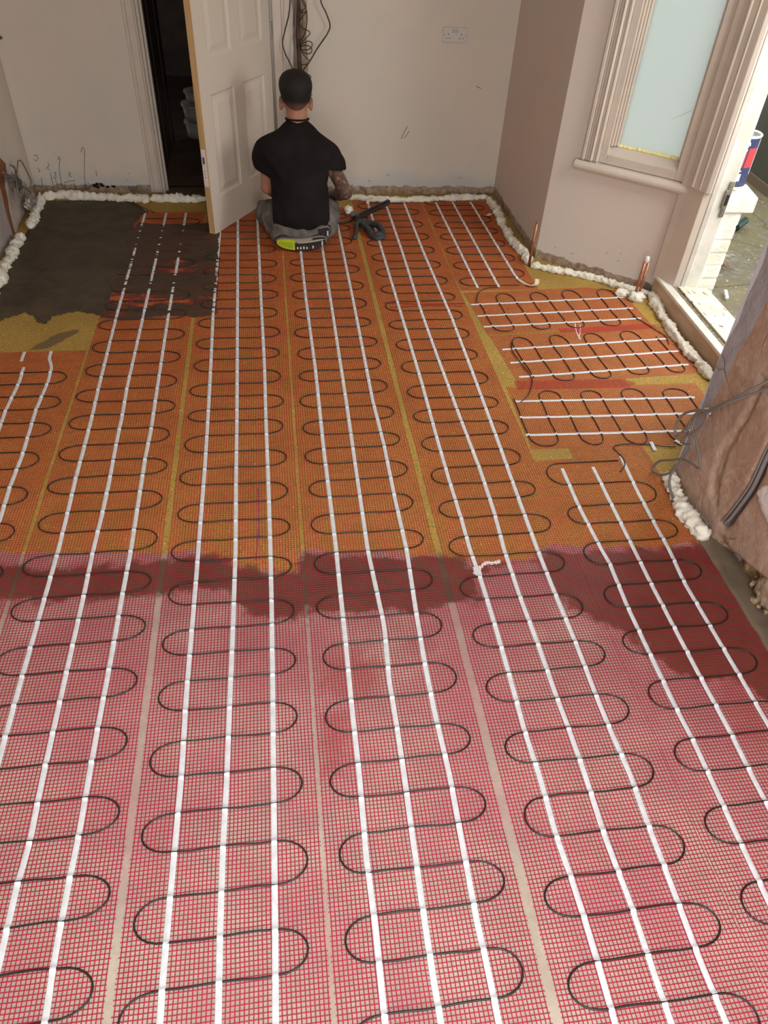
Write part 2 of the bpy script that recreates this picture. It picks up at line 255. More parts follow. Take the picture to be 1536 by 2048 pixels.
LWIRE=[[(-1.6,4.968,0.335),(-1.6,5.066,0.308),(-1.6,5.129,0.327),(-1.6,5.174,0.351),(-1.6,5.233,0.333),(-1.6,5.278,0.278),(-1.6,5.314,0.213),(-1.6,5.322,0.172),(-1.6,5.24,0.156),(-1.6,5.15,0.2),(-1.6,5.077,0.253),(-1.6,5.02,0.293)],[(-1.6,4.856,0.366),(-1.6,4.974,0.309),(-1.6,5.089,0.24),(-1.6,5.204,0.162),(-1.6,5.316,0.096)],[(-1.6,4.831,0.395),(-1.6,4.944,0.337),(-1.6,5.034,0.283),(-1.6,5.013,0.245),(-1.6,4.997,0.189)],[(-1.6,5.002,0.383),(-1.6,5.063,0.348),(-1.6,5.075,0.305),(-1.6,4.924,0.32),(-1.6,4.843,0.356),(-1.6,4.929,0.304)],[(-1.6,5.089,0.218),(-1.6,5.029,0.193),(-1.6,5.04,0.157)]]
LROD=[(-1.63,5.379,0.978),(-1.63,5.759,0.917)]
PWIRE=[[(1.58,1.847,0.801),(1.58,1.883,0.751),(1.58,1.95,0.638),(1.58,2.025,0.544),(1.58,2.087,0.468),(1.58,2.126,0.436),(1.58,2.164,0.371),(1.58,2.187,0.3),(1.58,2.222,0.244),(1.58,2.249,0.28),(1.58,2.233,0.341),(1.58,2.183,0.396),(1.58,2.142,0.429),(1.58,2.103,0.445),(1.58,2.083,0.436),(1.58,2.093,0.394),(1.58,2.123,0.336),(1.58,2.154,0.3),(1.58,2.175,0.247)],[(1.58,1.84,0.793),(1.58,1.886,0.73),(1.58,1.941,0.649),(1.58,2.012,0.551),(1.58,2.079,0.469),(1.58,2.142,0.401),(1.58,2.147,0.367),(1.58,2.135,0.334),(1.58,2.094,0.322),(1.58,2.041,0.289),(1.58,2.009,0.265),(1.58,2.016,0.244),(1.58,2.073,0.225),(1.58,2.134,0.194),(1.58,2.183,0.149),(1.58,2.261,0.081),(1.58,2.288,0.031),(1.58,2.282,0.008),(1.58,2.225,0.033),(1.58,2.167,0.095),(1.58,2.149,0.15)],[(1.58,2.14,0.426),(1.58,2.167,0.376),(1.58,2.167,0.316),(1.58,2.166,0.254),(1.58,2.11,0.284),(1.58,2.112,0.245),(1.58,2.132,0.191),(1.58,2.149,0.137),(1.58,2.155,0.078),(1.58,2.129,0.045),(1.58,2.073,0.025),(1.58,2.007,0.029),(1.58,1.939,0.052),(1.58,1.889,0.058)]]
MCABLE=[[(1.463,2.448),(1.47,2.466),(1.503,2.478),(1.598,2.476),(1.709,2.45),(1.76,2.446)],[(1.463,2.448),(1.48,2.385),(1.471,2.333),(1.431,2.288)],[(-1.02,5.42),(-0.908,5.318),(-0.814,5.219)],[(1.318,4.042),(1.251,4.038),(1.195,3.994),(1.166,3.937),(1.142,3.856)],[(0.427,5.02),(0.473,5.002),(0.528,5.028),(0.579,5.089),(0.603,5.116)]]
CONDUIT=[(1.655,1.804,0.581),(1.655,1.806,0.483),(1.655,1.801,0.385),(1.655,1.8,0.315),(1.655,1.816,0.214),(1.655,1.832,0.134),(1.655,1.846,0.104)]
CHASE=[(1.65,1.969,0.673),(1.65,1.973,0.545),(1.65,1.981,0.45),(1.65,1.998,0.331),(1.65,1.971,0.217),(1.65,1.923,0.129)]
WHITEP=[(1.65,1.763,0.336),(1.65,1.75,0.377),(1.65,1.688,0.447),(1.65,1.586,0.321),(1.65,1.648,0.297),(1.65,1.713,0.309)]
# ================================================================ polygons on the floor (metres)
def sdf_poly(P, poly):
    """signed distance, positive inside; P (n,2)"""
    poly = np.array(poly, float); n = len(poly); d2 = np.full(len(P), 1e9); ins = np.zeros(len(P), bool)
    for i in range(n):
        a = poly[i]; b = poly[(i+1) % n]; e = b-a; w = P-a
        t = np.clip((w@e)/max(e@e, 1e-12), 0, 1); q = w-t[:, None]*e
        d2 = np.minimum(d2, (q**2).sum(1))
        c = ((a[1] <= P[:, 1]) != (b[1] <= P[:, 1]))
        with np.errstate(divide='ignore', invalid='ignore'):
            xi = a[0]+(P[:, 1]-a[1])/(b[1]-a[1])*(b[0]-a[0])
        ins ^= c & (P[:, 0] < xi)
    return np.where(ins, 1, -1)*np.sqrt(d2)
def fbm(P, s, o=4, seed=0):
    """cheap value-noise fbm on (n,2), -1..1"""
    r = np.zeros(len(P)); a = 1.0; tot = 0
    for k in range(o):
        Q = P*s*(2**k)+seed*17.3+k*5.1; i = np.floor(Q).astype(np.int64); f = Q-i; f = f*f*(3-2*f)
        def h(ix, iy):
            v = (ix*374761393+iy*668265263+seed*9176+k*1013) & 0x7fffffff
            v = (v ^ (v >> 13))*1274126177 & 0x7fffffff
            return ((v ^ (v >> 16)) & 0xffff)/32767.5-1
        x, y = i[:, 0], i[:, 1]
        v = (h(x, y)*(1-f[:, 0])+h(x+1, y)*f[:, 0])*(1-f[:, 1])+(h(x, y+1)*(1-f[:, 0])+h(x+1, y+1)*f[:, 0])*f[:, 1]
        r += a*v; tot += a; a *= .5
    return r/tot
def grid(x0, x1, y0, y1, h):
    nx = int(round((x1-x0)/h))+1; ny = int(round((y1-y0)/h))+1
    X, Y = np.meshgrid(np.linspace(x0, x1, nx), np.linspace(y0, y1, ny)); P = np.stack([X.ravel(), Y.ravel()], 1)
    i = np.arange(nx-1)[None, :]+np.arange(ny-1)[:, None]*nx; i = i.ravel()
    return P, np.stack([i, i+1, i+nx+1, i+nx], 1)

# ================================================================ room shell
XL, XR, YB, ZC = -1.665, 1.665, 5.60, 2.70
A2, B2 = (1.67, 4.46), (2.27, 3.94)                       # the splayed bay wall with the window
P, Fq = grid(-1.85, 2.40, -1.7, 5.75, .02)
damp = np.full(len(P), -9.0)
for q in DAMP: damp = np.maximum(damp, sdf_poly(P, q))
# floor: yellow studded matting, wet adhesive, dried beige skim
t = NT('floor_layers'); x = t.z()
edge = t.math('MULTIPLY', t.math('SUBTRACT', t.noise(16, 5, .6), .5), .10)
yel = t.step(t.math('ADD', t.attr('yel'), edge), -.004, .004)
wet = t.step(t.math('ADD', t.attr('wet'), t.math('ADD', edge, t.math('MULTIPLY', t.math('SUBTRACT', t.noise(5, 3), .5), .12))), -.012, .022)
dmp = t.math('MULTIPLY', t.step(t.math('ADD', t.attr('damp'), t.math('MULTIPLY', edge, 1.4)), -.03, .05), .75)
n1 = t.noise(7, 4); n2 = t.noise(60, 5)
beige = t.mix(t.step(n1, .35, .65), (.49, .415, .34), (.40, .34, .28))
beige = t.mix(t.math('MULTIPLY', t.step(n2, .45, .7), .5), beige, (.33, .29, .235))
pk = t.math('MULTIPLY', t.step(t.noise(2.6, 3), .40, .66), .50)
beige = t.mix(pk, beige, (.38, .165, .175))
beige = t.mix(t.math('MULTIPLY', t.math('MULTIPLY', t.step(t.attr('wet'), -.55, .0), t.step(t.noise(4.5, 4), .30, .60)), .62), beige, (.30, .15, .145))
beige = t.mix(dmp, beige, (.30, .14, .11))
br = t.n('ShaderNodeTexBrick'); br.inputs['Scale'].default_value = 1.0; br.inputs['Brick Width'].default_value = .021; br.inputs['Row Height'].default_value = .013
br.inputs['Mortar Size'].default_value = .0026; br.inputs['Mortar Smooth'].default_value = .6; t.l(t.geo, br.inputs['Vector'])
yc = t.mix(t.step(t.noise(3, 3), .35, .65), (.45, .285, .065), (.37, .225, .05))
yc = t.mix(t.math('MULTIPLY', t.math('SUBTRACT', 1.0, br.outputs['Fac']), t.step(t.noise(70, 3), .45, .62)), yc, (.25, .19, .045))
yc = t.mix(t.math('MULTIPLY', t.step(n2, .62, .7), .6), yc, (.72, .62, .22))
smear = t.step(t.math('ADD', t.attr('smear'), t.math('MULTIPLY', edge, .5)), -.004, .012)
yc = t.mix(t.math('MULTIPLY', smear, t.math('SUBTRACT', 1.0, t.math('MULTIPLY', br.outputs['Fac'], .6))), yc, (.10, .07, .045))
wc = t.mix(t.step(n1, .3, .7), (.095, .046, .030), (.125, .066, .042))
col = t.mix(yel, beige, yc); col = t.mix(wet, col, wc)
t.base(col, t.math('SUBTRACT', .75, t.math('MULTIPLY', wet, .35)), .3)
t.bump(t.math('ADD', t.math('MULTIPLY', n2, .5), t.math('MULTIPLY', t.math('MULTIPLY', yel, br.outputs['Fac']), .8)), .5, .003)
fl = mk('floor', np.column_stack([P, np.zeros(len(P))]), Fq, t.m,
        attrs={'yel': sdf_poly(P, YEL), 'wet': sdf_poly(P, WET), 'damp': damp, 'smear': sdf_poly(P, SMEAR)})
fl['kind'] = 'structure'

w = MB(); w.box(XL-.12, -1.7, 0, XL, YB, ZC); struct('wall_left', w, WALL)
w = MB(); w.box(XL-.12, YB, 0, -.80, YB+.12, ZC); w.box(.045, YB, 0, XR+.12, YB+.12, ZC); w.box(-.80, YB, 2.06, .045, YB+.12, ZC)
struct('wall_back', w, WALL)
w = MB(); w.prism([(XR, YB), (1.67, 4.46), (1.80, 4.57), (XR+.15, YB)], 0, ZC); struct('wall_right', w, WALLR)
w = MB(); w.box(XL-.12, -1.82, 0, -1.15, -1.7, ZC); w.box(1.45, -1.82, 0, XR+.12, -1.7, ZC); w.box(-1.15, -1.82, 2.3, 1.45, -1.7, ZC)
struct('wall_rear', w, WALL)
w = MB(); w.box(XL-.12, -1.82, ZC, 2.75, YB+.12, ZC+.1); ce = struct('ceiling', w, CEIL)
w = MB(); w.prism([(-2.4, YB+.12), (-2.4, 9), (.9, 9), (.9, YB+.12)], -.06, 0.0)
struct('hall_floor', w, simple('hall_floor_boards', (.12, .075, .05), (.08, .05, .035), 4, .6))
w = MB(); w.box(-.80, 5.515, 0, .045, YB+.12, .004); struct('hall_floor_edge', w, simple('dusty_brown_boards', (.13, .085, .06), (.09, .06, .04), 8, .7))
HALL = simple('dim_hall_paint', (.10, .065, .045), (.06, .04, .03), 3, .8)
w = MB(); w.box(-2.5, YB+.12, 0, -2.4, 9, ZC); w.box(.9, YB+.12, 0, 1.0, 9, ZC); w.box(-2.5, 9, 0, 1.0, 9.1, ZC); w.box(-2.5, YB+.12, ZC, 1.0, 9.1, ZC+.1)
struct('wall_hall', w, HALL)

# ---- frame of the bay splay: s along, n towards the room, z up
Ls = math.hypot(B2[0]-A2[0], B2[1]-A2[1]); ux, uy = (B2[0]-A2[0])/Ls, (B2[1]-A2[1])/Ls; nx_, ny_ = uy, -ux
if nx_*(-1)+ny_*(-1) < 0: nx_, ny_ = -nx_, -ny_
def SPL(s, n, z): return (A2[0]+ux*s+nx_*n, A2[1]+uy*s+ny_*n, z)
w = MB(SPL); w.box(0, -.22, 0, .797, 0, .60); w.box(0, -.22, .60, .20, 0, ZC); w.box(.20, -.22, 2.15, .797, 0, ZC)
struct('wall_bay', w, WALLB)
# window_1: architrave, board, sash, bead, pane
win = sstruct('window_1', SPL(.5, 0, .6))
w = MB(SPL)
w.box(.172, 0, .655, .192, .030, 2.2, .004); w.box(.192, 0, .655, .207, .020, 2.2, .003); w.box(.207, 0, .655, .222, .026, 2.2, .005)
w.box(.222, 0, .655, .240, .034, 2.2, .008); w.box(.240, 0, .655, .252, .018, 2.2, .003); w.box(.252, 0, .655, .270, .024, 2.2, .006)
obj('architrave', w, WOODP, win, bevel=.0)
w = MB(SPL)
prof = [(-.03, .600), (.028, .600), (.040, .606), (.046, .618), (.046, .630), (.040, .642), (.028, .650), (-.03, .655)]
def extr(mb, prof, s0, s1):
    n = len(prof); mb.add([(s0, a, b) for a, b in prof]+[(s1, a, b) for a, b in prof],
        [tuple(range(n)), tuple(range(n, 2*n))[::-1]]+[(i, n+i, n+(i+1) % n, (i+1) % n) for i in range(n)])
extr(w, prof, .142, .865); w.tube([(.862, .028, .618), (.880, .030, .615)], .020, 12)
obj('window_board', w, WOODP, win)
w = MB(SPL)
w.box(.270, -.10, .655, .312, .004, 2.2, .003); w.box(.716, -.10, .655, .800, .004, 2.2, .003)
w.box(.312, -.10, .655, .716, .004, .705, .003); w.box(.312, -.10, 2.12, .716, .004, 2.2, .003)
obj('sash_frame', w, WOODP, win)
w = MB(SPL)
for a, b, d, c in ((.312, .326, -.012, .004), (.326, .338, -.024, .004), (.338, .350, -.036, .004)): w.box(a, -.08, .745, b, d, 2.12, c)
w.box(.700, -.08, .745, .716, -.030, 2.12, .004)
pr = [(-.09, .705), (-.004, .705), (-.010, .712), (-.040, .738), (-.060, .745), (-.09, .745)]; extr(w, pr, .312, .716)
obj('glazing_bead', w, WOODP, win)
t = NT('frosted_glass'); t.t.nodes.remove(t.b)
tr = t.n('ShaderNodeBsdfTranslucent'); tr.inputs[0].default_value = (.82, .86, .83, 1)
df = t.n('ShaderNodeBsdfDiffuse'); df.inputs[0].default_value = (.55, .6, .6, 1)
gl = t.n('ShaderNodeBsdfGlossy'); gl.inputs['Roughness'].default_value = .35
m1 = t.n('ShaderNodeMixShader'); m1.inputs[0].default_value = .15; t.l(tr.outputs[0], m1.inputs[1]); t.l(df.outputs[0], m1.inputs[2])
m2 = t.n('ShaderNodeMixShader'); m2.inputs[0].default_value = .03; t.l(m1.outputs[0], m2.inputs[1]); t.l(gl.outputs[0], m2.inputs[2]); t.l(m2.outputs[0], t.out.inputs[0])
w = MB(SPL); w.box(.345, -.062, .742, .706, -.057, 2.125)
obj('pane', w, t.m, win)
w = MB(SPL); rnd = random.Random(3)
P0 = [(.348+.0119*i, -.0545, .747) for i in range(30)]
w.tube([(a, b, c+rnd.uniform(-.002, .002)) for a, b, c in P0], [rnd.uniform(.006, .013) for _ in P0], 6)
obj('putty', w, simple('yellow_stained_putty', (.88, .76, .30), (.80, .74, .42), 60, .7), win)
w = MB(SPL); w.tube([(.60, -.056, .93), (.65, -.0555, .965), (.70, -.056, 1.0)], [.0006, .0012, .0008], 4)
obj('scratch', w, simple('pane_scratch', (.5, .5, .48)), win)

# door_2: the doorway into the garden
d2 = sstruct('door_2', (2.3, 3.5, 0))
w = MB()
w.prism([(2.232, 3.935), (2.252, 3.90), (2.300, 3.795), (2.335, 3.785), (2.335, 3.98), (2.255, 3.98)], .11, 2.3)
obj('door_post', w, WOODP, d2, bevel=.003)
w = MB(); w.prism([(2.247, 3.905), (2.262, 3.855), (2.300, 3.782), (2.320, 3.770), (2.335, 3.785), (2.335, 3.95), (2.26, 3.95)], .655, 2.3)
w.tube([(2.262, 3.866, .66), (2.262, 3.866, 2.3)], .011, 10); w.tube([(2.282, 3.822, .66), (2.282, 3.822, 2.3)], .007, 8)
obj('post_moulding', w, WOODP, d2, bevel=.003)
w = MB(); w.prism([(2.335, 3.80), (2.340, 3.782), (2.362, 3.772), (2.366, 3.785), (2.436, 3.770), (2.452, 3.785), (2.452, 3.98), (2.335, 3.98)], .115, 2.3)
obj('outer_jamb', w, WOODW, d2, bevel=.002)
w = MB(); w.box(2.412, 3.764, .535, 2.438, 3.7705, .725, .002); w.box(2.402, 3.760, .585, 2.412, 3.772, .68, .002)
kp = obj('strike_plate', w, simple('tarnished_steel', (.20, .18, .15), (.32, .30, .25), 40, .4, .5, metal=.6), d2)
w = MB(); w.box(2.417, 3.7615, .60, 2.431, 3.7645, .655); obj('slot', w, BLACKM, kp)
# threshold
Y0, Y1 = 2.30, 3.93
def TX(x, y): return x-.05*(3.93-y)*.55                       # the doorway runs slightly off square
def tbox(w, xa, xb, za, zb, y0=Y0, y1=Y1, c=0):
    p = [(TX(xa, y1), y1), (TX(xa, y0), y0), (TX(xb, y0), y0), (TX(xb, y1), y1)]
    w.prism(p[::-1] if False else p, za, zb)
w = MB(); tbox(w, 2.248, 2.262, 0, .106); obj('threshold_riser', w, SILLFR, d2, bevel=.002)
w = MB(); tbox(w, 2.244, 2.275, .106, .126); tbox(w, 2.275, 2.300, .100, .122); obj('threshold_nosing', w, WORN if False else WOODW, d2, bevel=.005)
w = MB(); tbox(w, 2.300, 2.318, .095, .119, y1=3.80); tbox(w, 2.318, 2.332, .08, .101, y1=3.79); obj('draught_strip', w, simple('dirty_draught_strip', (.30, .24, .16), (.10, .08, .05), 50, .8), d2)
for k, (a, b, za, zb) in enumerate(((2.332, 2.395, .085, .124), (2.397, 2.455, .080, .120), (2.457, 2.515, .070, .114))):
    w = MB(); tbox(w, a, b, za, zb, y1=3.80 if k < 2 else 3.79); obj('sill_board', w, WORN, d2, bevel=.004)
w = MB(); tbox(w, 2.262, 2.50, -.03, .08); obj('sill_base', w, WORN, d2)

CONDUIT = [(1.655, 1.60, 1.5), (1.655, 1.66, 1.05)]+[(1.655, CONDUIT[0][1]-.04, CONDUIT[0][2]+.16)]+CONDUIT
# pier between the bay and the near part of the room: rough, chased plaster
h = .012
P, Fq = grid(-1.7, 2.25, 0, ZC, h); yy, zz = P[:, 0], P[:, 1]
d = .010*fbm(P, 3, 4, 1)+.004*fbm(P*np.array([1, 1]), 14, 4, 2)
blue = yy-(2.235-.11*np.clip(zz, 0, 1)+.004*fbm(P, 20, 2, 5))
ch = sdf_poly(P, [(y, z) for _, y, z in CHASE]+[(y+.035+.02*math.sin(9*z), z) for _, y, z in CHASE[::-1]])
d -= np.clip(ch*1.2+.01, 0, .012)*(1+.6*fbm(P, 30, 3, 7))
cd = np.full(len(P), 9.)
cpts = [(y, z) for _, y, z in CONDUIT]
for a, b in zip(cpts[:-1], cpts[1:]):
    a = np.array(a); b = np.array(b); e = b-a; tt = np.clip(((P-a)@e)/(e@e), 0, 1); cd = np.minimum(cd, np.hypot(*(P-a-tt[:, None]*e).T))
d -= .022*np.exp(-(cd/.022)**4)
low = np.clip((.16-.10*np.clip((yy-1.45)/.3, 0, 1)-zz)/.03, 0, 1)*np.clip((1.86-yy)/.1, 0, 1)
d -= low*(.035+.05*np.abs(fbm(P, 9, 4, 11)))
wh = sdf_poly(P, [(y, z) for _, y, z in WHITEP])
d += np.clip(wh*3, 0, .004)
ribs = fbm(P@np.array([[.9, -.5], [.5, .9]])*np.array([6, 1.2]), 5, 3, 9)
d += .003*ribs
t = NT('rough_brown_plaster')
c = t.mix(t.step(t.noise(4, 5), .38, .62), (.37, .235, .17), (.44, .30, .23))
c = t.mix(t.math('MULTIPLY', t.step(t.noise(11, 6, .7, dist=1.5), .52, .62), .5), c, (.50, .38, .28))
c = t.mix(t.math('MULTIPLY', t.step(t.noise(6, 6, .7, dist=2.5), .60, .66), .6), c, (.37, .19, .14))
c = t.mix(t.step(t.attr('chase'), -.01, .01), c, t.mix(t.step(t.noise(18, 4, stretch=(1, 3, 1)), .4, .6), (.46, .35, .25), (.36, .24, .17)))
c = t.mix(t.step(t.attr('cond'), .024, .016), c, (.20, .16, .13))
c = t.mix(t.step(t.math('ADD', t.attr('low'), t.math('MULTIPLY', t.math('SUBTRACT', t.noise(24, 4), .5), .8)), .35, .6), c, t.mix(t.step(t.noise(35, 5), .4, .6), (.20, .12, .07), (.42, .28, .13)))
c = t.mix(t.step(t.attr('blue'), -.004, .004), c, (.34, .31, .32))
c = t.mix(t.step(t.attr('white'), -.002, .004), c, (.66, .60, .58))
cr = t.n('ShaderNodeTexVoronoi', feature='DISTANCE_TO_EDGE'); cr.inputs['Scale'].default_value = 2.3
t.l(t.vmul(t.mix(.12, t.geo, t.noise(5, 4, color=True)), (1, 1.7, 1)), cr.inputs['Vector'])
crk = t.math('MULTIPLY', t.step(cr.outputs['Distance'], .012, .002), t.step(t.noise(3, 2), .52, .66))
c = t.mix(t.math('MULTIPLY', crk, .45), c, (.18, .11, .08))
t.base(c, .85, .15); t.bump(t.math('SUBTRACT', t.noise(28, 8, .65), t.math('MULTIPLY', crk, .5)), .6, .012)
pw = mk('wall_pier', np.column_stack([1.655-d, yy, zz]), Fq[:, ::-1], t.m, smooth=True, attrs={'blue': blue, 'chase': ch, 'cond': cd, 'low': low, 'white': wh})
pw['kind'] = 'structure'
w = MB(); w.prism([(1.71, -1.7), (1.71, 2.2), (1.652, 2.252), (1.70, 2.30), (2.20, 2.72), (2.6, 2.72), (2.6, -1.7)], 0, ZC)
struct('wall_pier_core', w, simple('grey_skim', (.34, .31, .32), rough=.85))
w = MB(SPL); w.box(.797, -.22, 2.3, .83, 0, ZC); w2 = MB(); w2.box(2.2, 2.6, 2.3, 2.5, 4.0, ZC); w.v += w2.v; w.f += [tuple(i+8 for i in f) for f in w2.f]
struct('wall_above_door', w, WALLB)

# hall doorway trims
w = MB()
for a, b, dd, c in ((-.872, -.850, .014, .003), (-.850, -.806, .020, .003), (-.806, -.790, .026, .005)): w.box(a, YB-dd, .012, b, YB, 2.12, c)
w.box(-.872, YB-.02, 2.05, .12, YB, 2.12, .003); struct('trim_1', w, WOODP)
w = MB(); w.box(-.800, YB-.001, .0, -.772, YB+.125, 2.06, .002); w.box(-.775, YB+.045, .0, -.757, YB+.085, 2.05, .002)
w.box(.032, YB-.001, 0, .045, YB+.125, 2.06); w.box(-.80, YB-.001, 2.035, .045, YB+.125, 2.06); struct('trim_2', w, WOODP)
w = MB(); w.box(.048, YB-.022, .012, .105, YB, 2.12, .004); w.box(.105, YB-.014, .012, .122, YB, 2.12, .003); struct('trim_3', w, WOODP)
# dark panelling and grooves just beyond the hall doorway
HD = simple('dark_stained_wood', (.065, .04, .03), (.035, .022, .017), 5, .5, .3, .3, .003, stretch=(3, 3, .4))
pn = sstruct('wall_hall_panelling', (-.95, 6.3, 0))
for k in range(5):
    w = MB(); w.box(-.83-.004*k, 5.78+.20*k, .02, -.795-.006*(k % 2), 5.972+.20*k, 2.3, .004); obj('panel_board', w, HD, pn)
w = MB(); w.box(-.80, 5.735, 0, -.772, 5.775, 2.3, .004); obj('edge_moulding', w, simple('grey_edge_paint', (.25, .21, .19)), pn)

# ================================================================ the panelled door leaf, standing ajar
hx, hy = .030, 5.575; ang = math.atan2(4.845-hy, -.40-hx)          # hinge -> free edge
DL = .835; du = (math.cos(ang), math.sin(ang)); dn = (-du[1], du[0])  # normal
if dn[0] < 0: dn = (-dn[0], -dn[1])
ZB = .004
def DR(s, n, z): return (hx+du[0]*s+dn[0]*n, hy+du[1]*s+dn[1]*n, z+ZB)
door = tag(bpy.data.objects.new('panelled_door', None), 'white six-panel interior door standing ajar beside the kneeling man', 'door'); COL.objects.link(door); door.location = (hx, hy, 0)
w = MB(DR); TH = .042; H = 1.981
# leaf face with recessed moulded panels, built as a grid of cells
px_ = [(.105, .365), (.470, .730)]; pz_ = [(.215, .80), (.985, 1.56), (1.66, 1.86)]
xs = [0, .105, .365, .470, .730, DL]; zs = [0, .215, .80, .985, 1.56, 1.66, 1.86, H]
for side, n0 in ((1, 0.0), (-1, -TH)):
    for i in range(5):
        for j in range(7):
            if (i in (1, 3)) and (j in (1, 3, 5)): continue
            w.add([(xs[i], n0, zs[j]), (xs[i+1], n0, zs[j]), (xs[i+1], n0, zs[j+1]), (xs[i], n0, zs[j+1])], [(0, 1, 2, 3)])
w.add([(0, 0, 0), (DL, 0, 0), (DL, -TH, 0), (0, -TH, 0)], [(0, 1, 2, 3)]); w.add([(0, 0, H), (DL, 0, H), (DL, -TH, H), (0, -TH, H)], [(0, 1, 2, 3)])
w.add([(0, 0, 0), (0, -TH, 0), (0, -TH, H), (0, 0, H)], [(0, 1, 2, 3)])
obj('leaf', w, DOORW, door)
for (a, b) in px_:
    for (c, d_) in pz_:
        w = MB(DR)
        for n0, sg in ((0.0, 1), (-TH, -1)):
            rings = [(0, 0), (.008, -.006), (.016, -.0085), (.026, -.0085), (.034, -.007), (.060, -.001), (.066, -.001)]
            vs = []
            for off, dep in rings:
                vs += [(a+off, n0+sg*dep, c+off), (b-off, n0+sg*dep, c+off), (b-off, n0+sg*dep, d_-off), (a+off, n0+sg*dep, d_-off)]
            fs = [(4*k+i, 4*k+(i+1) % 4, 4*k+4+(i+1) % 4, 4*k+4+i) for k in range(len(rings)-1) for i in range(4)]+[tuple(range(len(vs)-4, len(vs)))]
            w.add(vs, fs)
        obj('raised_panel', w, DOORW, door)
w = MB(DR); w.box(DL, -TH, 0, DL+.003, 0, H, .001); le = obj('lock_edge', w, DOORE, door)
w = MB(DR); w.box(DL+.003, -TH+.004, .30, DL+.0036, -.006, .52); st = obj('sticker', w, simple('paper_label', (.74, .66, .62), rough=.7), le)
w = MB(DR); w.box(DL+.0036, -TH+.009, .435, DL+.0040, -.018, .475); w.box(DL+.0036, -TH+.012, .39, DL+.0040, -.020, .394); w.box(DL+.0036, -TH+.012, .372, DL+.0040, -.024, .376)
w.box(DL+.0036, -TH+.012, .354, DL+.0040, -.020, .358)
obj('print', w, simple('label_print', (.10, .09, .12), rough=.7), le)
for z in (.22, .98, 1.75):
    w = MB(DR); w.tube([(-.006, .004, z), (-.006, .004, z+.09)], .006, 8); obj('hinge', w, simple('steel_hinge', (.4, .38, .35), rough=.35, metal=.8), door)

# ================================================================ outside
t = NT('mossy_concrete'); n1 = t.noise(2.2, 6, .65); n2 = t.noise(30, 6, .7)
c = t.mix(t.step(n1, .38, .62), (.23, .19, .10), (.19, .165, .12))
c = t.mix(t.step(t.noise(8, 6, .7, dist=1), .52, .60), c, (.24, .23, .19))
c = t.mix(t.step(t.noise(5, 6, .7), .60, .66), c, (.46, .42, .29))
c = t.mix(t.math('MULTIPLY', t.step(n2, .55, .68), .7), c, (.38, .33, .19))
cr = t.n('ShaderNodeTexVoronoi', feature='DISTANCE_TO_EDGE'); cr.inputs['Scale'].default_value = 1.6; t.l(t.mix(.10, t.geo, t.noise(6, 4, color=True)), cr.inputs['Vector'])
c = t.mix(t.math('MULTIPLY', t.math('MULTIPLY', t.step(cr.outputs['Distance'], .012, .003), t.step(t.noise(4, 3), .45, .62)), .6), c, (.10, .085, .05))
t.base(c, .9, .1); t.bump(t.math('ADD', n2, t.step(cr.outputs['Distance'], 0, .02)), .8, .012)
w = MB(); w.box(2.45, -4, -.08, 14, 16, -.02); struct('ground_patio', w, t.m)
rnd = random.Random(11)
w = MB()
for k in range(70):
    x_, y_ = rnd.uniform(2.62, 3.85), rnd.uniform(3.1, 5.5); r = rnd.uniform(.004, .011)
    w.blob((x_, y_, -.018), (r, r*rnd.uniform(.6, 1), r*.6), 4)
tag(obj('loose_gravel', w, simple('pale_grit', (.46, .42, .32), (.30, .27, .20), 40, .9)), 'loose pale grit and stone chips on the mossy patio outside', 'gravel', kind='stuff')
# brick end of the bay wall, painted white, brick by brick
BR = simple('white_masonry_paint', (.84, .83, .76), (.72, .70, .58), 14, .7, .2, .7, .006, bscale=70)
bw = sstruct('wall_brick_end', (2.5, 3.9, 0))
w = MB(); w.prism([(2.448, 3.802), (2.561, 3.802), (2.561, 3.985), (1.90, 4.56), (1.79, 4.44), (2.452, 3.90)], -.03, .545); obj('mortar', w, BR, bw)
dirx, diry = -.756, .655
for r in range(7):
    z0 = .012+.0765*r+.002
    for k in range(4):
        rr = random.Random(r*9+k)
        if k == 0:
            w = MB(); jx = rr.uniform(-.004, .004)
            w.prism([(2.446, 3.799+jx), (2.566+jx, 3.799+jx), (2.566+jx, 3.995), (2.48, 4.07), (2.446, 4.0)], z0, z0+.066)
        else:
            a = .24*(k-1)+(.0 if r % 2 else .11); p0 = (2.566+dirx*a, 3.995+diry*a); p1 = (2.566+dirx*(a+.215), 3.995+diry*(a+.215))
            w = MB(); w.prism([p0, p1, (p1[0]-.07, p1[1]-.08), (p0[0]-.07, p0[1]-.08)], z0, z0+.066)
        obj('brick', w, BR, bw, bevel=.006)
w = MB(); w.prism([(2.40, 3.79), (2.622, 3.785), (2.665, 4.0), (1.98, 4.60), (1.80, 4.44), (2.40, 3.95)], .548, .632); obj('sill_stone', w, BR, bw, bevel=.008)
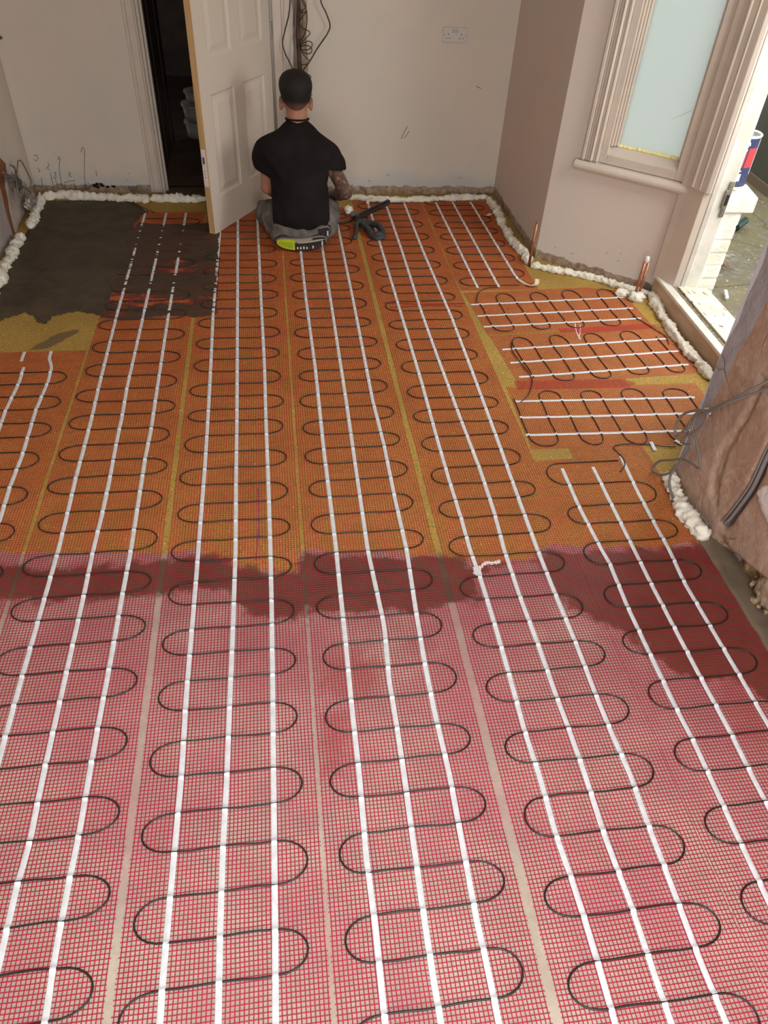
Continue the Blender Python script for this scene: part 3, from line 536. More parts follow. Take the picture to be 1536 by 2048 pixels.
# paint tin
tin = thing('paint_tin', 'navy and red paint tin with white rim on the outside window sill', 'tin', (2.572, 4.035, .633))
R_, H_ = .083, .262; C_ = (2.572, 4.035, .633)
t = NT('tin_label'); x = t.z()
z_ = t.math('SUBTRACT', x[2], .633)
NAVY = (.035, .045, .12)
c = t.mix(t.step(t.noise(60), .6, .62), NAVY, (.05, .06, .15)); t.base(c, .4, .5)
w = MB(); w.lathe([(R_, .004), (R_, H_-.012)], C_, 48); obj('label_wrap', w, t.m, tin, smooth=True)
w = MB(); w.lathe([(0, 0), (R_+.002, 0), (R_+.002, .005), (R_, .006)], C_, 48); obj('base', w, BLACKM, tin, smooth=True)
w = MB(); w.lathe([(R_, H_-.014), (R_+.003, H_-.012), (R_+.004, H_-.004), (R_, H_), (R_-.006, H_-.002), (R_-.010, H_-.008)], C_, 48); obj('rim', w, simple('paint_splashed_rim', (.86, .85, .80), (.6, .6, .58), 40, .4), tin, smooth=True)
w = MB(); w.lathe([(R_-.010, H_-.008), (R_-.014, H_-.016), (.02, H_-.014), (0, H_-.014)], C_, 48); obj('lid', w, simple('grey_lid', (.30, .28, .27), (.42, .40, .38), 30, .4, metal=.3), tin, smooth=True)
def wrap(a0, a1, z0, z1, name, m, r=R_+.0006, n=10, shape=None):
    w = MB(); vs = []; 
    for i in range(n+1):
        a = math.radians(a0+(a1-a0)*i/n); u = i/n
        za, zb = (z0, z1) if not shape else shape(u, z0, z1)
        vs += [(C_[0]+r*math.cos(a), C_[1]+r*math.sin(a), C_[2]+za), (C_[0]+r*math.cos(a), C_[1]+r*math.sin(a), C_[2]+zb)]
    w.add(vs, [(2*i, 2*i+2, 2*i+3, 2*i+1) for i in range(n)]); return obj(name, w, m, tin)
RED = simple('label_red', (.75, .06, .06), rough=.4); LW = simple('label_white', (.80, .80, .80), rough=.4); LG = simple('label_blue_grey', (.22, .25, .38), rough=.4)
vc = math.degrees(math.atan2(0-C_[1], 0-C_[0]))+10
wrap(vc-75, vc-32, .105, .195, 'red_block', RED); wrap(vc-27, vc+18, .105, .185, 'red_block', RED); wrap(vc+24, vc+60, .10, .20, 'red_block', RED)
wrap(vc-26, vc+17, .186, .196, 'white_band', LW)
wrap(vc-12, vc+22, .214, .240, 'white_emblem', LW, shape=lambda u, a, b: (a, a+(b-a)*math.sqrt(max(0, 1-(2*u-1)**2))))
wrap(vc-10, vc+20, .200, .212, 'grey_emblem', LG, shape=lambda u, a, b: (b-(b-a)*math.sqrt(max(0, 1-(2*u-1)**2)), b))
wrap(vc-24, vc+10, .165, .169, 'text_line', simple('label_dark_red', (.5, .02, .03)), R_+.0010); wrap(vc-24, vc+4, .150, .158, 'text_line', simple('label_dark_red_text', (.5, .02, .03)), R_+.0010)
wrap(vc+2, vc+24, .030, .068, 'white_square', LW); wrap(vc-28, vc-12, .074, .088, 'symbol', LW); wrap(vc+6, vc+20, .080, .086, 'text_line', LW)
wrap(vc-30, vc-12, .052, .060, 'symbol', LW); wrap(vc-30, vc-16, .040, .047, 'symbol', LW); wrap(vc-14, vc+4, .008, .022, 'grey_patch', LG)
wrap(vc+66, vc+80, .06, .245, 'paint_run', LW); wrap(vc-70, vc-55, .20, .246, 'paint_run', LW)
w = MB(); w.tube([(2.47, 3.93, .636), (2.50, 3.905, .637), (2.525, 3.89, .636), (2.53, 3.882, .637)], .003, 6)
tag(obj('twig', w, simple('dry_twig', (.35, .30, .20))), 'thin dry twig on the white outside sill near the tin', 'twig')
# drain pipe stub, leaves, sticks, fence panel and down pipe
w = MB(); w.tube([(3.30, 4.90, .02), (3.42, 5.0, .03)], .028, 16, caps=False); w.tube([(3.42, 5.0, .03), (3.30, 4.90, .02)], .022, 16)
tag(obj('drain_pipe', w, simple('dark_green_pipe', (.03, .06, .045), rough=.4)), 'short dark green pipe end lying on the patio', 'pipe')
w = MB(); rnd = random.Random(5)
for k in range(90):
    a = rnd.uniform(0, 6.28); r = abs(rnd.gauss(0, .05)); x_, y_ = 2.92+r*math.cos(a), 4.32+r*math.sin(a); s_ = rnd.uniform(.008, .018); b = rnd.uniform(0, 6.28); z_ = -.012+rnd.uniform(0, .03)
    w.add([(x_-s_*math.cos(b), y_-s_*math.sin(b), z_), (x_+s_*.4*math.sin(b), y_-s_*.4*math.cos(b), z_+.004), (x_+s_*math.cos(b), y_+s_*math.sin(b), z_+rnd.uniform(0, .012)), (x_-s_*.4*math.sin(b), y_+s_*.4*math.cos(b), z_+.003)], [(0, 1, 2, 3)])
tag(obj('dry_leaves', w, simple('dead_leaf', (.36, .20, .11), (.22, .14, .07), 30, .8)), 'clump of brown dry leaves at the foot of the brickwork', 'leaves', kind='stuff')
for k, (p, q, lb) in enumerate((((2.72, 3.86, .0), (2.755, 3.955, .004), 'short white stick on the patio by the threshold'), ((2.64, 3.52, .0), (2.82, 3.50, .01), 'white offcut lying across the outer threshold edge'))):
    w = MB(); a = Vector(p); b = Vector(q); s_ = (b-a).normalized().cross(Vector((0, 0, 1)))*(.009 if k == 0 else .02)
    w.add([a-s_, a+s_, b+s_, b-s_, a-s_+Vector((0, 0, .01)), a+s_+Vector((0, 0, .01)), b+s_+Vector((0, 0, .01)), b-s_+Vector((0, 0, .01))], [(0, 1, 2, 3), (4, 7, 6, 5), (0, 4, 5, 1), (1, 5, 6, 2), (2, 6, 7, 3), (3, 7, 4, 0)])
    tag(obj('offcut', w, LW), lb, 'offcut')
fx = MB(); fx.prism([(3.99, 6.06), (3.97, 5.62), (4.3, 5.3), (5.2, 5.9), (5.2, 6.9), (4.1, 6.7)], -.02, 1.9)
bn = thing('storage_box', 'dark olive panelled garden store beyond the paint tin', 'shed', (4.2, 6, -.02))
obj('body', fx, simple('dark_olive_panel', (.105, .095, .065), (.085, .078, .055), 2, .7), bn, bevel=.02)
w = MB(); w.prism([(3.97, 6.09), (3.945, 5.60), (4.29, 5.27), (4.33, 5.29), (4.0, 5.63), (4.02, 6.06)], -.02, .05); obj('plinth', w, simple('brown_plinth', (.20, .14, .09)), bn)
w = MB(); w.tube([(2.70, 4.32, 0), (2.70, 4.32, 2.4)], .035, 12); tag(obj('down_pipe', w, BLACKM), 'black down pipe rising behind the paint tin', 'pipe')
w = MB(); w.prism([(3.55, 5.55), (3.75, 5.35), (3.79, 5.39), (3.59, 5.59)], 1.0, 2.4); w.prism([(3.56, 5.50), (3.70, 5.36), (3.72, 5.38), (3.58, 5.52)], -.02, 1.0)
# ================================================================ heating mats
def netmat():
    t = NT('crimson_mesh'); edge = t.math('MULTIPLY', t.math('SUBTRACT', t.noise(16, 5, .6), .5), .10)
    wet = t.step(t.math('ADD', t.attr('wet'), t.math('ADD', edge, t.math('MULTIPLY', t.math('SUBTRACT', t.noise(5, 3), .5), .12))), -.012, .022)
    c = t.mix(t.step(t.noise(5, 4), .35, .65), (.35, .009, .036), (.42, .014, .048))
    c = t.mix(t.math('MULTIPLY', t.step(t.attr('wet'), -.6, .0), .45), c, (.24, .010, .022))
    yel = t.step(t.math('ADD', t.attr('yel'), edge), -.004, .004)
    c = t.mix(yel, c, t.mix(t.step(t.noise(8, 5), .35, .65), (.46, .052, .020), (.37, .031, .017)))  # orange strands: yellow bounce from the matting below, painted into the red net
    c = t.mix(t.math('MULTIPLY', wet, .75), c, (.22, .018, .016))
    t.base(c, .45, .35)
    return t.m
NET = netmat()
TAPE = (lambda t: t.base(t.mix(t.step(t.noise(40, 5), .3, .7), (.70, .735, .77), (.60, .625, .65)), .42, .4).bump(t.noise(90, 4), .35, .002).m)(NT('white_adhesive_tape'))
WIRE = simple('heating_cable', (.018, .012, .010), rough=.36, spec=.45)
PITCH_N = .0110
def ribbon(paths, w_, h_, z0):
    """list of (n,2) polylines -> open triangular ridges"""
    V = []; Fs = []; n0 = 0
    for Pq in paths:
        t_ = np.gradient(Pq, axis=0); t_ /= np.linalg.norm(t_, axis=1)[:, None]+1e-12; nn = np.stack([-t_[:, 1], t_[:, 0]], 1)*w_/2
        m = len(Pq); z = np.full(m, z0)
        V.append(np.stack([np.column_stack([Pq-nn, z]), np.column_stack([Pq, z+h_]), np.column_stack([Pq+nn, z])], 1).reshape(-1, 3))
        i = n0+3*np.arange(m-1); Fs += [np.stack([i, i+3, i+4, i+1], 1), np.stack([i+1, i+4, i+5, i+2], 1)]; n0 += 3*m
    return np.concatenate(V), np.concatenate(Fs)
def serpent(turnsA, turnsB, uA, uB, tA, tB, v0, v1):
    T = sorted([(v, 0) for v in turnsA]+[(v, 1) for v in turnsB]); S = [T[0]]
    for q in T[1:]:
        if q[1] != S[-1][1]: S.append(q)
    T = S; per = .107
    mids = [T[0][0]-per/2]+[(a[0]+b[0])/2 for a, b in zip(T[:-1], T[1:])]+[T[-1][0]+per/2]
    U = (uA, uB); Tt = (tA, tB); pts = []
    s = T[0][1]; pts += [(Tt[1-s], mids[0])]
    rnd = random.Random(len(T))
    for i, (v, s) in enumerate(T):
        a, b = mids[i], mids[i+1]; last = pts[-1][0]
        for k in range(1, 6): f = k/6; pts.append((last+(Tt[s]-last)*f, a+.0022*math.sin(f*7+i*2.1)+rnd.uniform(-.0006, .0006)))
        bul = U[s]+rnd.uniform(-.006, .006)
        for k in range(0, 13):
            th = -PI/2+PI*k/12; cth = max(0, math.cos(th))
            pts.append((Tt[s]+(bul-Tt[s])*cth**.85, (a+b)/2+(b-a)/2*math.sin(th)))
    last = pts[-1][0]; pts.append((Tt[1-T[-1][1]], mids[-1]))
    return [p for p in pts if v0 <= p[1] <= v1] if v0 is not None else pts
def heating_mat(label, Tf, u0, u1, v0, v1, tapes, path, shape=None, org=(0, 0), top=None):
    root = thing('heating_mat', label, 'heating mat', (org[0], org[1], 0), 'underfloor heating mats on the floor')
    sd = hash(round(u0*100)) % 97
    def warp(Q):
        return Q+np.stack([.0020*fbm(Q, 7, 2, sd), .0030*fbm(Q, 5, 3, sd+1)], 1)
    paths = []
    nv = int((v1-v0)/PITCH_N); nu = int((u1-u0)/.0107); rr = np.random.RandomState(sd)
    for k in range(nv+1):
        v = v0+k*PITCH_N; a, b = u0-rr.rand()*.004, u1+rr.rand()*.004
        if shape: a, b = shape(v, a, b)
        if b-a < .02: continue
        paths.append(warp(np.stack([np.linspace(a, b, 9), np.full(9, v)+.0014*np.linspace(-1, 1, 9)], 1)))
    for k in range(nu+1):
        u = u0+.002+k*(u1-u0-.004)/nu; m = max(6, int((v1-v0)/.05))
        vs = np.linspace(v0, v1, m)
        if shape:
            vs = np.array([v for v in np.linspace(v0, v1, m*2) if shape(v, u0, u1)[0]-.006 <= u <= shape(v, u0, u1)[1]+.006])
            if len(vs) < 3: continue
        paths.append(warp(np.stack([np.full(len(vs), u), vs], 1)))
    paths = [np.array([Tf(*q) for q in p]) for p in paths]
    V, Fq = ribbon(paths, .0027, .0015, .0004)
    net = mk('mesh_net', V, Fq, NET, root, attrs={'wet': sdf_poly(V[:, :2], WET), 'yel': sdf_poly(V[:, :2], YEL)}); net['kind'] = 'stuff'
    # cable
    zc = .0042
    if path:
        w = MB(); w.tube([(*Tf(u, v), zc+.0006*math.sin(i*1.7)) for i, (u, v) in enumerate(path)], .0026, 6); obj('heating_cable', w, WIRE, root, smooth=True)
    for tp in tapes:
        tp = sorted(tp, key=lambda q: q[1]); tv = np.array([q[1] for q in tp]); tu = np.array([q[0] for q in tp])
        N = max(4, int((tv[-1]-tv[0])/.0034)); vs = np.linspace(tv[0], tv[-1], N); us = np.interp(vs, tv, tu)
        ker = np.ones(17)/17; us = np.convolve(np.pad(us, 8, mode='edge'), ker, 'valid')
        z = .0024+.0005*fbm(np.stack([vs, us], 1), 30, 3, 4)
        if path:
            pa = np.array(path)
            for a, b in zip(pa[:-1], pa[1:]):
                if abs(a[1]-b[1]) > .03: continue
                um = np.interp((a[1]+b[1])/2, tv, tu)
                if (a[0]-um)*(b[0]-um) <= 0 and a[0] != b[0] and tv[0] < a[1] < tv[-1]:
                    vc_ = a[1]+(b[1]-a[1])*(um-a[0])/(b[0]-a[0]); z = np.maximum(z, .0024+.0046*np.exp(-((vs-vc_)/.0058)**2))
        V = []; hw = .0079
        for i in range(N):
            for q, dz in ((-hw, -.0010), (-hw+.0015, 0), (0, .0001), (hw-.0015, 0), (hw, -.0010)): V.append((*Tf(us[i]+q, vs[i]), z[i]+dz))
        i = np.arange(N-1)[:, None]*5+np.arange(4)[None, :]; i = i.ravel()
        mk('adhesive_tape', np.array(V), np.stack([i, i+1, i+6, i+5], 1), TAPE, root, smooth=True)
    return root
ident = lambda u, v: (u, v)
def extend(lst, v0, v1, per=.214):
    l = sorted(lst); 
    while l[0]-per > v0: l.insert(0, l[0]-.2125)
    while l[-1]+per < v1: l.append(l[-1]+.2155)
    return l
VB = -.35
def tp(k, v0, v1, dx=0):
    l = sorted(TAPES[k], key=lambda q: q[1]); return [(l[0][0]+dx, v0)]+[(x_+dx, y_) for x_, y_ in l if v0+.02 < y_ < v1-.02]+[(l[-1][0]+dx, v1)]
def mid(l): return [(a+b)/2 for a, b in zip(l[:-1], l[1:])]
LAB = {
 'm1': 'leftmost red mesh heating mat, its square end short of the yellow matting',
 'm2': 'second long heating mat from the left, its far end smeared with dark adhesive',
 'm3': 'third long heating mat from the left, running under the open white door',
 'm4': 'fourth long heating mat from the left, running under the kneeling man',
 'm5': 'fifth long heating mat from the left, passing beneath the black and grey tool',
 'm6': 'short heating mat along the far right wall ending before the bay',
 'm7': 'right-hand heating mat with white tape running past the rough brown pier',
}
EXT = {'m1': (-1.478, -.985, 3.425), 'm2': (-.968, -.484, 5.245), 'm3': (-.460, .030, 5.22), 'm4': (.045, .537, 5.33), 'm5': (.566, 1.073, 5.465), 'm7': (1.078, 1.606, 2.475)}
for k in ('m1', 'm2', 'm3', 'm4', 'm5', 'm7'):
    u0, u1, v1 = EXT[k]; R_t, L_t = TURNS[k]
    ve = 2.34 if k == 'm7' else v1-.06; Rf = extend(R_t, VB, ve); Lf = extend(L_t, VB, ve) if L_t else mid(Rf)
    cs = [k+c for c in 'abc' if k+c in TAPES]
    if k == 'm1':
        Rf = [v for v in Rf if v < 3.25]; Lf = [v for v in mid(Rf)]; b = sorted(TAPES['m1b'], key=lambda q: q[1])
        b = [(-1.106, VB)]+[q for q in b if q[1] < 3.0]+[(-1.113, 3.15), (-1.122, 3.28), (-1.150, 3.36), (-1.152, 3.425)]
        tapes = [b, [(q[0]-.131, q[1]) for q in b if q[1] < 3.30], [(-1.277, 3.335), (-1.280, 3.425)], [(q[0]-.262, q[1]) for q in b if q[1] < 3.30]]
        uL, tL, tR, uR = -1.44, -1.375, -1.112, -1.03
    else:
        top = {'m7': 2.335}.get(k, v1-.012); tapes = [tp(c, VB, top) for c in cs]
        if k == 'm7': tapes[2][-1] = (1.478, 2.40)
        m_ = {c: sum(q[0] for q in TAPES[c])/len(TAPES[c]) for c in cs}
        tL, tR = m_[k+'a'], m_[k+'c']; uL = {'m2': -.958, 'm3': -.441, 'm4': .077, 'm5': .598, 'm7': 1.111}[k]; uR = {'m2': -.508, 'm3': -.009, 'm4': .501, 'm5': 1.025, 'm7': 1.539}[k]
    path = serpent([v for v in Lf], [v for v in Rf], uL, uR, tL, tR, VB, (2.39 if k == 'm7' else v1-.01))
    heating_mat(LAB[k], ident, u0, u1, VB, v1, tapes, path, shape=(lambda v, a, b: (a if v < 2.40 else 1.265, b)) if k == 'm7' else None, org=((u0+u1)/2, 2.5 if k != 'm7' else 1.0))
# short mat in the far right corner
tm6 = [[(1.194, 4.045), (1.187, 5.43)], [(1.328, 4.055), (1.315, 5.44)], [(1.500, 4.075), (1.478, 4.13), (1.470, 4.22), (1.452, 5.44)]]
path = serpent(TURNS['m6'][1]+[5.42], TURNS['m6'][0]+[5.53], 1.105, 1.532, 1.190, 1.462, 4.06, 5.44)
heating_mat(LAB['m6'], ident, 1.084, 1.60, 4.02, 5.46, tm6, path, shape=lambda v, a, b: (a, b-.038*(5.46-v)/1.4), org=(1.34, 4.7))
# three small mats laid crosswise in the bay
def local(O, th): return lambda u, v: (O[0]+v*math.cos(th)+u*math.sin(th), O[1]+v*math.sin(th)-u*math.cos(th))
BM = [
 ('crosswise heating mat in the bay nearest the window wall', (1.095, 3.985), .0625, .985, .488, [(.145, .0, .975), (.282, .0, .962), (.405, .0, .955)], [.236, .441, .643, .873], [.108, .330, .536, .755], lambda v, a, b: (a+max(0, v-.78)*.30, b+.022)),
 ('middle one of the three crosswise heating mats in the bay', (1.135, 3.470), .0748, 1.010, .492, [(.138, .02, .985), (.272, .02, .99), (.408, .02, .975)], [.148, .367, .574, .798], [.256, .452, .664, .880], lambda v, a, b: (a, b-max(0, v-.5)*.0)),
 ('crosswise heating mat in the bay nearest the rough pier', (1.100, 2.965), -.0205, 1.000, .484, [(.112, .01, .935), (.247, .0, .93), (.383, -.005, .90)], [.219, .432, .651, .855], [.062, .276, .478, .706], lambda v, a, b: (a-.012-.075*min(v, .62)+(0 if v < .62 else .045), b)),
]
OFFC = simple('red_mesh_offcut', (.42, .060, .030))
for lb, O, th, ln, wd, tps, tops, bots, shp in BM:
    T_ = local(O, th); tapes = [[(u, a), (u+.002, (a+b)/2), (u, b)] for u, a, b in tps]
    path = serpent(tops, bots, .032, .474, tps[0][0]-.02, tps[2][0]+.02, 0.0, ln)
    c0 = T_(wd/2, ln/2); rt_ = heating_mat(lb, T_, 0, wd, 0, ln, tapes, path, shape=lambda v, a, b, s=shp: s(v, a, b), org=c0)
    ov = {0: (.47, .515, .42, .96), 1: (-.02, .02, .50, .98), 2: (-.065, .012, .05, .64)}[BM.index((lb, O, th, ln, wd, tps, tops, bots, shp))]
    pp = [np.array([T_(u, v) for v in np.linspace(ov[2], ov[3]-.04*math.sin(u*60), 7)]) for u in np.arange(ov[0]+.003, ov[1], .0085)]
    pp += [np.array([T_(u, v) for u in np.linspace(ov[0], ov[1], 4)]) for v in np.arange(ov[2]+.004, ov[3], .0085)]
    V, Fq = ribbon(pp, .0030, .0012, .0016); oc = mk('mesh_offcut', V, Fq, OFFC, rt_, attrs={'wet': np.full(len(V), -1.), 'yel': np.full(len(V), -1.)}); oc['kind'] = 'stuff'
tag(obj('joining_cable', MB().tube(catmull([(*p, .006) for p in [MCABLE[0][i] for i in range(6)]], 5), .0024, 6), WIRE, smooth=True), 'black cold-tail cable crossing the yellow gap by the pier', 'cable')
tag(obj('joining_cable', MB().tube(catmull([(*p, .006) for p in MCABLE[1]], 5), .0024, 6), WIRE, smooth=True), 'short curl of heating cable at the head of the right-hand mat', 'cable')
tag(obj('joining_cable', MB().tube(catmull([(*p, .008) for p in MCABLE[2]], 5), .0024, 6), WIRE, smooth=True), 'thin cable from the foam by the doorway to the smeared mat', 'cable')
tag(obj('joining_cable', MB().tube(catmull([(*p, .007) for p in MCABLE[3]], 5), .0024, 6), WIRE, smooth=True), 'black cable curling from the short corner mat into the bay', 'cable')
tag(obj('joining_cable', MB().tube(catmull([(2.03, 3.66, .006), (2.06, 3.60, .006), (2.10, 3.50, .006), (2.13, 3.42, .006), (2.115, 3.34, .006)], 5), .0024, 6), WIRE, smooth=True), 'cable linking the first two crosswise mats at the sill side', 'cable')
tag(obj('joining_cable', MB().tube(catmull([(1.235, 3.40, .006), (1.215, 3.30, .006), (1.235, 3.15, .006), (1.245, 3.03, .006), (1.19, 2.90, .006), (1.135, 2.84, .006)], 5), .0024, 6), WIRE, smooth=True), 'cable linking the lower two crosswise mats at their left end', 'cable')
for k, (a, b, lb) in enumerate((((1.655, 2.485), (1.650, 2.425), 'larger white tape scrap on the cable near the pier foot'), ((1.775, 2.49), (1.795, 2.46), 'small white tape scrap at the yellow matting by the pier foot'))):
    w = MB(); a = Vector((*a, .009)); b = Vector((*b, .008)); s_ = (b-a).normalized().cross(Vector((0, 0, 1)))*.008
    w.add([a-s_, a+s_, b+s_, b-s_], [(0, 1, 2, 3)]); w.add([v+Vector((0, 0, -.004)) for v in (a-s_*.9, a+s_*.9, b+s_*.9, b-s_*.9)], [(3, 2, 1, 0)])
    tag(obj('tape_scrap', w, TAPE), lb, 'tape')
def curl(P0, lb):
    w = MB(); P0 = catmull([Vector(p) for p in P0], 4); vs = []
    for i, p in enumerate(P0):
        tt = (P0[min(i+1, len(P0)-1)]-P0[max(i-1, 0)]).normalized(); s_ = tt.cross(Vector((.2, .1, 1))).normalized()*.0125; vs += [p-s_, p+s_, p-s_+Vector((0, 0, .0008)), p+s_+Vector((0, 0, .0008))]
    n = len(P0); fs = []
    for i in range(n-1): fs += [(4*i, 4*i+4, 4*i+5, 4*i+1), (4*i+2, 4*i+3, 4*i+7, 4*i+6)]
    w.add(vs, fs); tag(obj('loose_tape_end', w, simple('curled_paper_tape', (.74, .66, .55), (.66, .52, .42), 30, .6), smooth=True), lb, 'tape')
curl([(1.475, 4.15, .006), (1.497, 4.09, .007), (1.525, 4.055, .010), (1.560, 4.055, .020), (1.572, 4.085, .036)], 'curled white tape end at the corner mat beside the bay')
curl([(.672, 5.38, .008), (.685, 5.43, .02), (.715, 5.45, .030), (.752, 5.445, .022), (.765, 5.42, .008)], 'curled brown tape end on the mat near the far foam')
curl([(1.49, 5.17, .006), (1.51, 5.15, .012), (1.54, 5.17, .016), (1.55, 5.20, .008)], 'small twisted tape scrap on the mat in the far right corner')
# white splash on the fifth mat
w = MB(); rnd = random.Random(2)
P, Fq = grid(0.631, 0.807, 1.719, 1.850, .004)
sdv = np.maximum(sdf_poly(P, [(0.693, 1.813), (0.728, 1.82), (0.776, 1.819), (0.777, 1.8), (0.742, 1.798), (0.703, 1.796)]), sdf_poly(P, [(0.661, 1.792), (0.698, 1.799), (0.692, 1.752), (0.667, 1.749), (0.661, 1.765)]))+.010*fbm(P, 70, 3, 3)
keep = (sdv[Fq] > 0).all(1)
tag(mk('paint_splash', np.column_stack([P, np.clip(sdv*.3, 0, .0006)+.0007]), Fq[keep], simple('white_splash', (.85, .80, .78), rough=.5), smooth=True), 'white splash of foam residue on the fifth heating mat', 'splash')

PUR = simple('purple_marker', (.22, .06, .20)); PWH = simple('pale_marker', (.72, .60, .68)); RDK = simple('dark_red_stain', (.28, .04, .02))
def mark(pl, w_, z_, m, lb):
    V, Fq = ribbon([np.array([(p.x, p.y) for p in catmull([(a, b, 0) for a, b in pl], 5)])], w_, .0003, z_); tag(mk('marker_line', V, Fq, m), lb, 'mark')
mark([(-0.128, 2.306), (-0.126, 2.199), (-0.125, 2.084), (-0.131, 1.988), (-0.137, 1.897)], .006, .0002, PUR, 'purple marker line seen through the third long mat')
mark([(1.658, 3.592), (1.636, 3.497), (1.632, 3.415)], .006, .0022, PWH, 'longer pale pen stroke on the crosswise mats')
mark([(1.684, 3.58), (1.656, 3.496), (1.624, 3.426)], .004, .0022, PWH, 'shorter pale pen stroke crossing the longer one on the bay mats')
mark([(0.599, 3.881), (0.836, 3.854), (1.074, 3.858)], .016, .0014, RDK, 'upper dark red streak across the fifth mat towards the bay')
mark([(0.627, 3.825), (0.862, 3.835), (1.052, 3.822)], .012, .0014, RDK, 'lower dark red streak across the fifth mat towards the bay')
# ================================================================ dark adhesive spread at the far left
t = NT('dark_tile_adhesive'); n1 = t.noise(9, 5)
c = t.mix(t.step(n1, .35, .65), (.052, .037, .023), (.072, .053, .034))
br = t.n('ShaderNodeTexBrick'); br.inputs['Scale'].default_value = 1.0; br.inputs['Brick Width'].default_value = .023; br.inputs['Row Height'].default_value = .019
br.inputs['Mortar Size'].default_value = .0022; br.inputs['Mortar Smooth'].default_value = .8; t.l(t.geo, br.inputs['Vector'])
show = t.math('MULTIPLY', t.math('MULTIPLY', br.outputs['Fac'], t.step(t.noise(3.2, 4), .40, .58)), t.step(t.attr('hex'), .05, .8))
c = t.mix(t.math('MULTIPLY', show, .75), c, (.17, .125, .065)); c = t.mix(t.math('MULTIPLY', t.attr('thin'), t.step(t.noise(12, 5, stretch=(.3, 1, 1)), .35, .6)), c, (.085, .042, .026)); t.base(c, .62, .25); t.bump(t.math('ADD', t.noise(30, 5), t.math('MULTIPLY', show, .5)), .5, .004)
ADH = t.m
P, Fq = grid(-1.72, -.62, 3.60, 5.56, .012); sd_ = sdf_poly(P, MORTAR_A)+.022*fbm(P, 14, 4, 3)
keep = (sd_[Fq] > 0).any(1)
z = np.clip(sd_*.5, 0, .0045)+.0008+.0008*fbm(P, 8, 4, 9)
ad = mk('adhesive_bed', np.column_stack([P, z]), Fq[keep], ADH, smooth=True, attrs={'hex': np.clip(1.15-(P[:, 1]-3.85)/1.1, 0, 1)}); tag(ad, 'dark brown tile adhesive spread over the far left corner', 'adhesive')
P, Fq = grid(-1.02, -.33, 3.72, 5.10, .006); sd_ = sdf_poly(P, MORTAR_B)+.012*fbm(P, 22, 4, 8)
st_ = fbm(P*np.array([.28, 1.5]), 14, 4, 21); bl = fbm(P*np.array([.6, 1.2]), 5, 3, 5)
z = .0036+.0030*st_+.0024*bl+.0026*fbm(P*np.array([.6, 1]), 60, 3, 2); z -= .0022*np.exp(-((P[:, 1]-4.33)/.05)**2)*(P[:, 0] > -.72)+.003*np.exp(-((P[:, 1]-3.98)/.06)**2)
z += .004*np.exp(-((P[:, 1]-4.75)/.17)**2)
for c_ in 'abc':
    q_ = np.array(sorted(TAPES['m2'+c_], key=lambda q: q[1])); xt = np.interp(P[:, 1], q_[:, 1], q_[:, 0]); z -= .0017*np.exp(-((P[:, 0]-xt)/.011)**4)
z = np.minimum(z, np.clip(sd_*.6+.0005, 0, 1)); keep = (sd_[Fq] > 0).any(1)
tag(mk('adhesive_smear', np.column_stack([P, z]), Fq[keep], ADH, smooth=True, attrs={'hex': np.zeros(len(P)), 'thin': np.ones(len(P))}), 'thin trowelled dark adhesive covering the far end of the second mat', 'adhesive')

# ================================================================ expanding foam beads
def foam(key, r, label, zc=None, seed=0):
    path = catmull([(x_, y_, 0) for x_, y_ in FOAM[key]], 24); L_ = 0; pts = [path[0]]
    for a in path[1:]:
        if (a-pts[-1]).length >= .0055: pts.append(a)
    V = []; n = 18; rnd = random.Random(seed); m = len(pts)
    for i, p in enumerate(pts):
        tt = (pts[min(i+1, m-1)]-pts[max(i-1, 0)]).normalized(); a = Vector((tt.y, -tt.x, 0)); up = Vector((0, 0, 1))
        taper = min(1, (i+1)/5, (m-i)/5)**.5
        cl = .78+.5*noise.noise(Vector((p.x*11+seed, p.y*11, 0)))
        off = a*.010*noise.noise(Vector((p.x*9, p.y*9, seed+5)))
        for k in range(n):
            th = 2*PI*k/n; d = a*math.cos(th)+up*math.sin(th); q = p+d*r
            lump = noise.noise(q*38+Vector((seed, 0, 0)))*.45+abs(noise.noise(q*70))*.55+abs(noise.noise(q*150))*.30-.15
            rr = r*(cl+lump)*taper
            pp = p+off+d*rr+up*(zc if zc is not None else r*.55); V.append((pp.x, pp.y, max(pp.z, .001)))
    fs = [(i*n+k, i*n+(k+1) % n, (i+1)*n+(k+1) % n, (i+1)*n+k) for i in range(m-1) for k in range(n)]+[tuple(range(n))[::-1], tuple(range((m-1)*n, m*n))]
    tag(mk('foam_bead', V, fs, FOAM_M, smooth=True), label, 'foam', 'expanding foam along the walls')

foam('bl', .034, 'lumpy white foam bead along the far left wall under pencil marks', seed=1)
foam('dw', .034, 'white foam bead crossing the open doorway threshold', seed=2)
foam('br', .026, 'white foam bead along the far wall below the double socket', seed=3)
foam('rw', .030, 'white foam bead running from the far right corner to the copper pipe', seed=4)
foam('by', .026, 'white foam bead under the bay window wall', seed=5)
foam('dr', .030, 'white foam bead at the foot of the garden door threshold', seed=6)
foam('pr', .036, 'thick white foam bead at the foot of the rough pier', seed=7)
foam('la', .034, 'white foam bead in the far left corner beside the crumpled box', seed=8)
foam('lb', .034, 'white foam bead low on the left wall nearest the camera', seed=9)
w = MB(); w.blob((.520, 5.24, .022), (.030, .028, .024), 9, .5, 3); w.blob((.515, 5.22, .012), (.022, .030, .014), 8, .5, 4); tag(obj('foam_blob', w, FOAM_M, smooth=True), 'small white foam lump on the floor right of the man', 'foam')
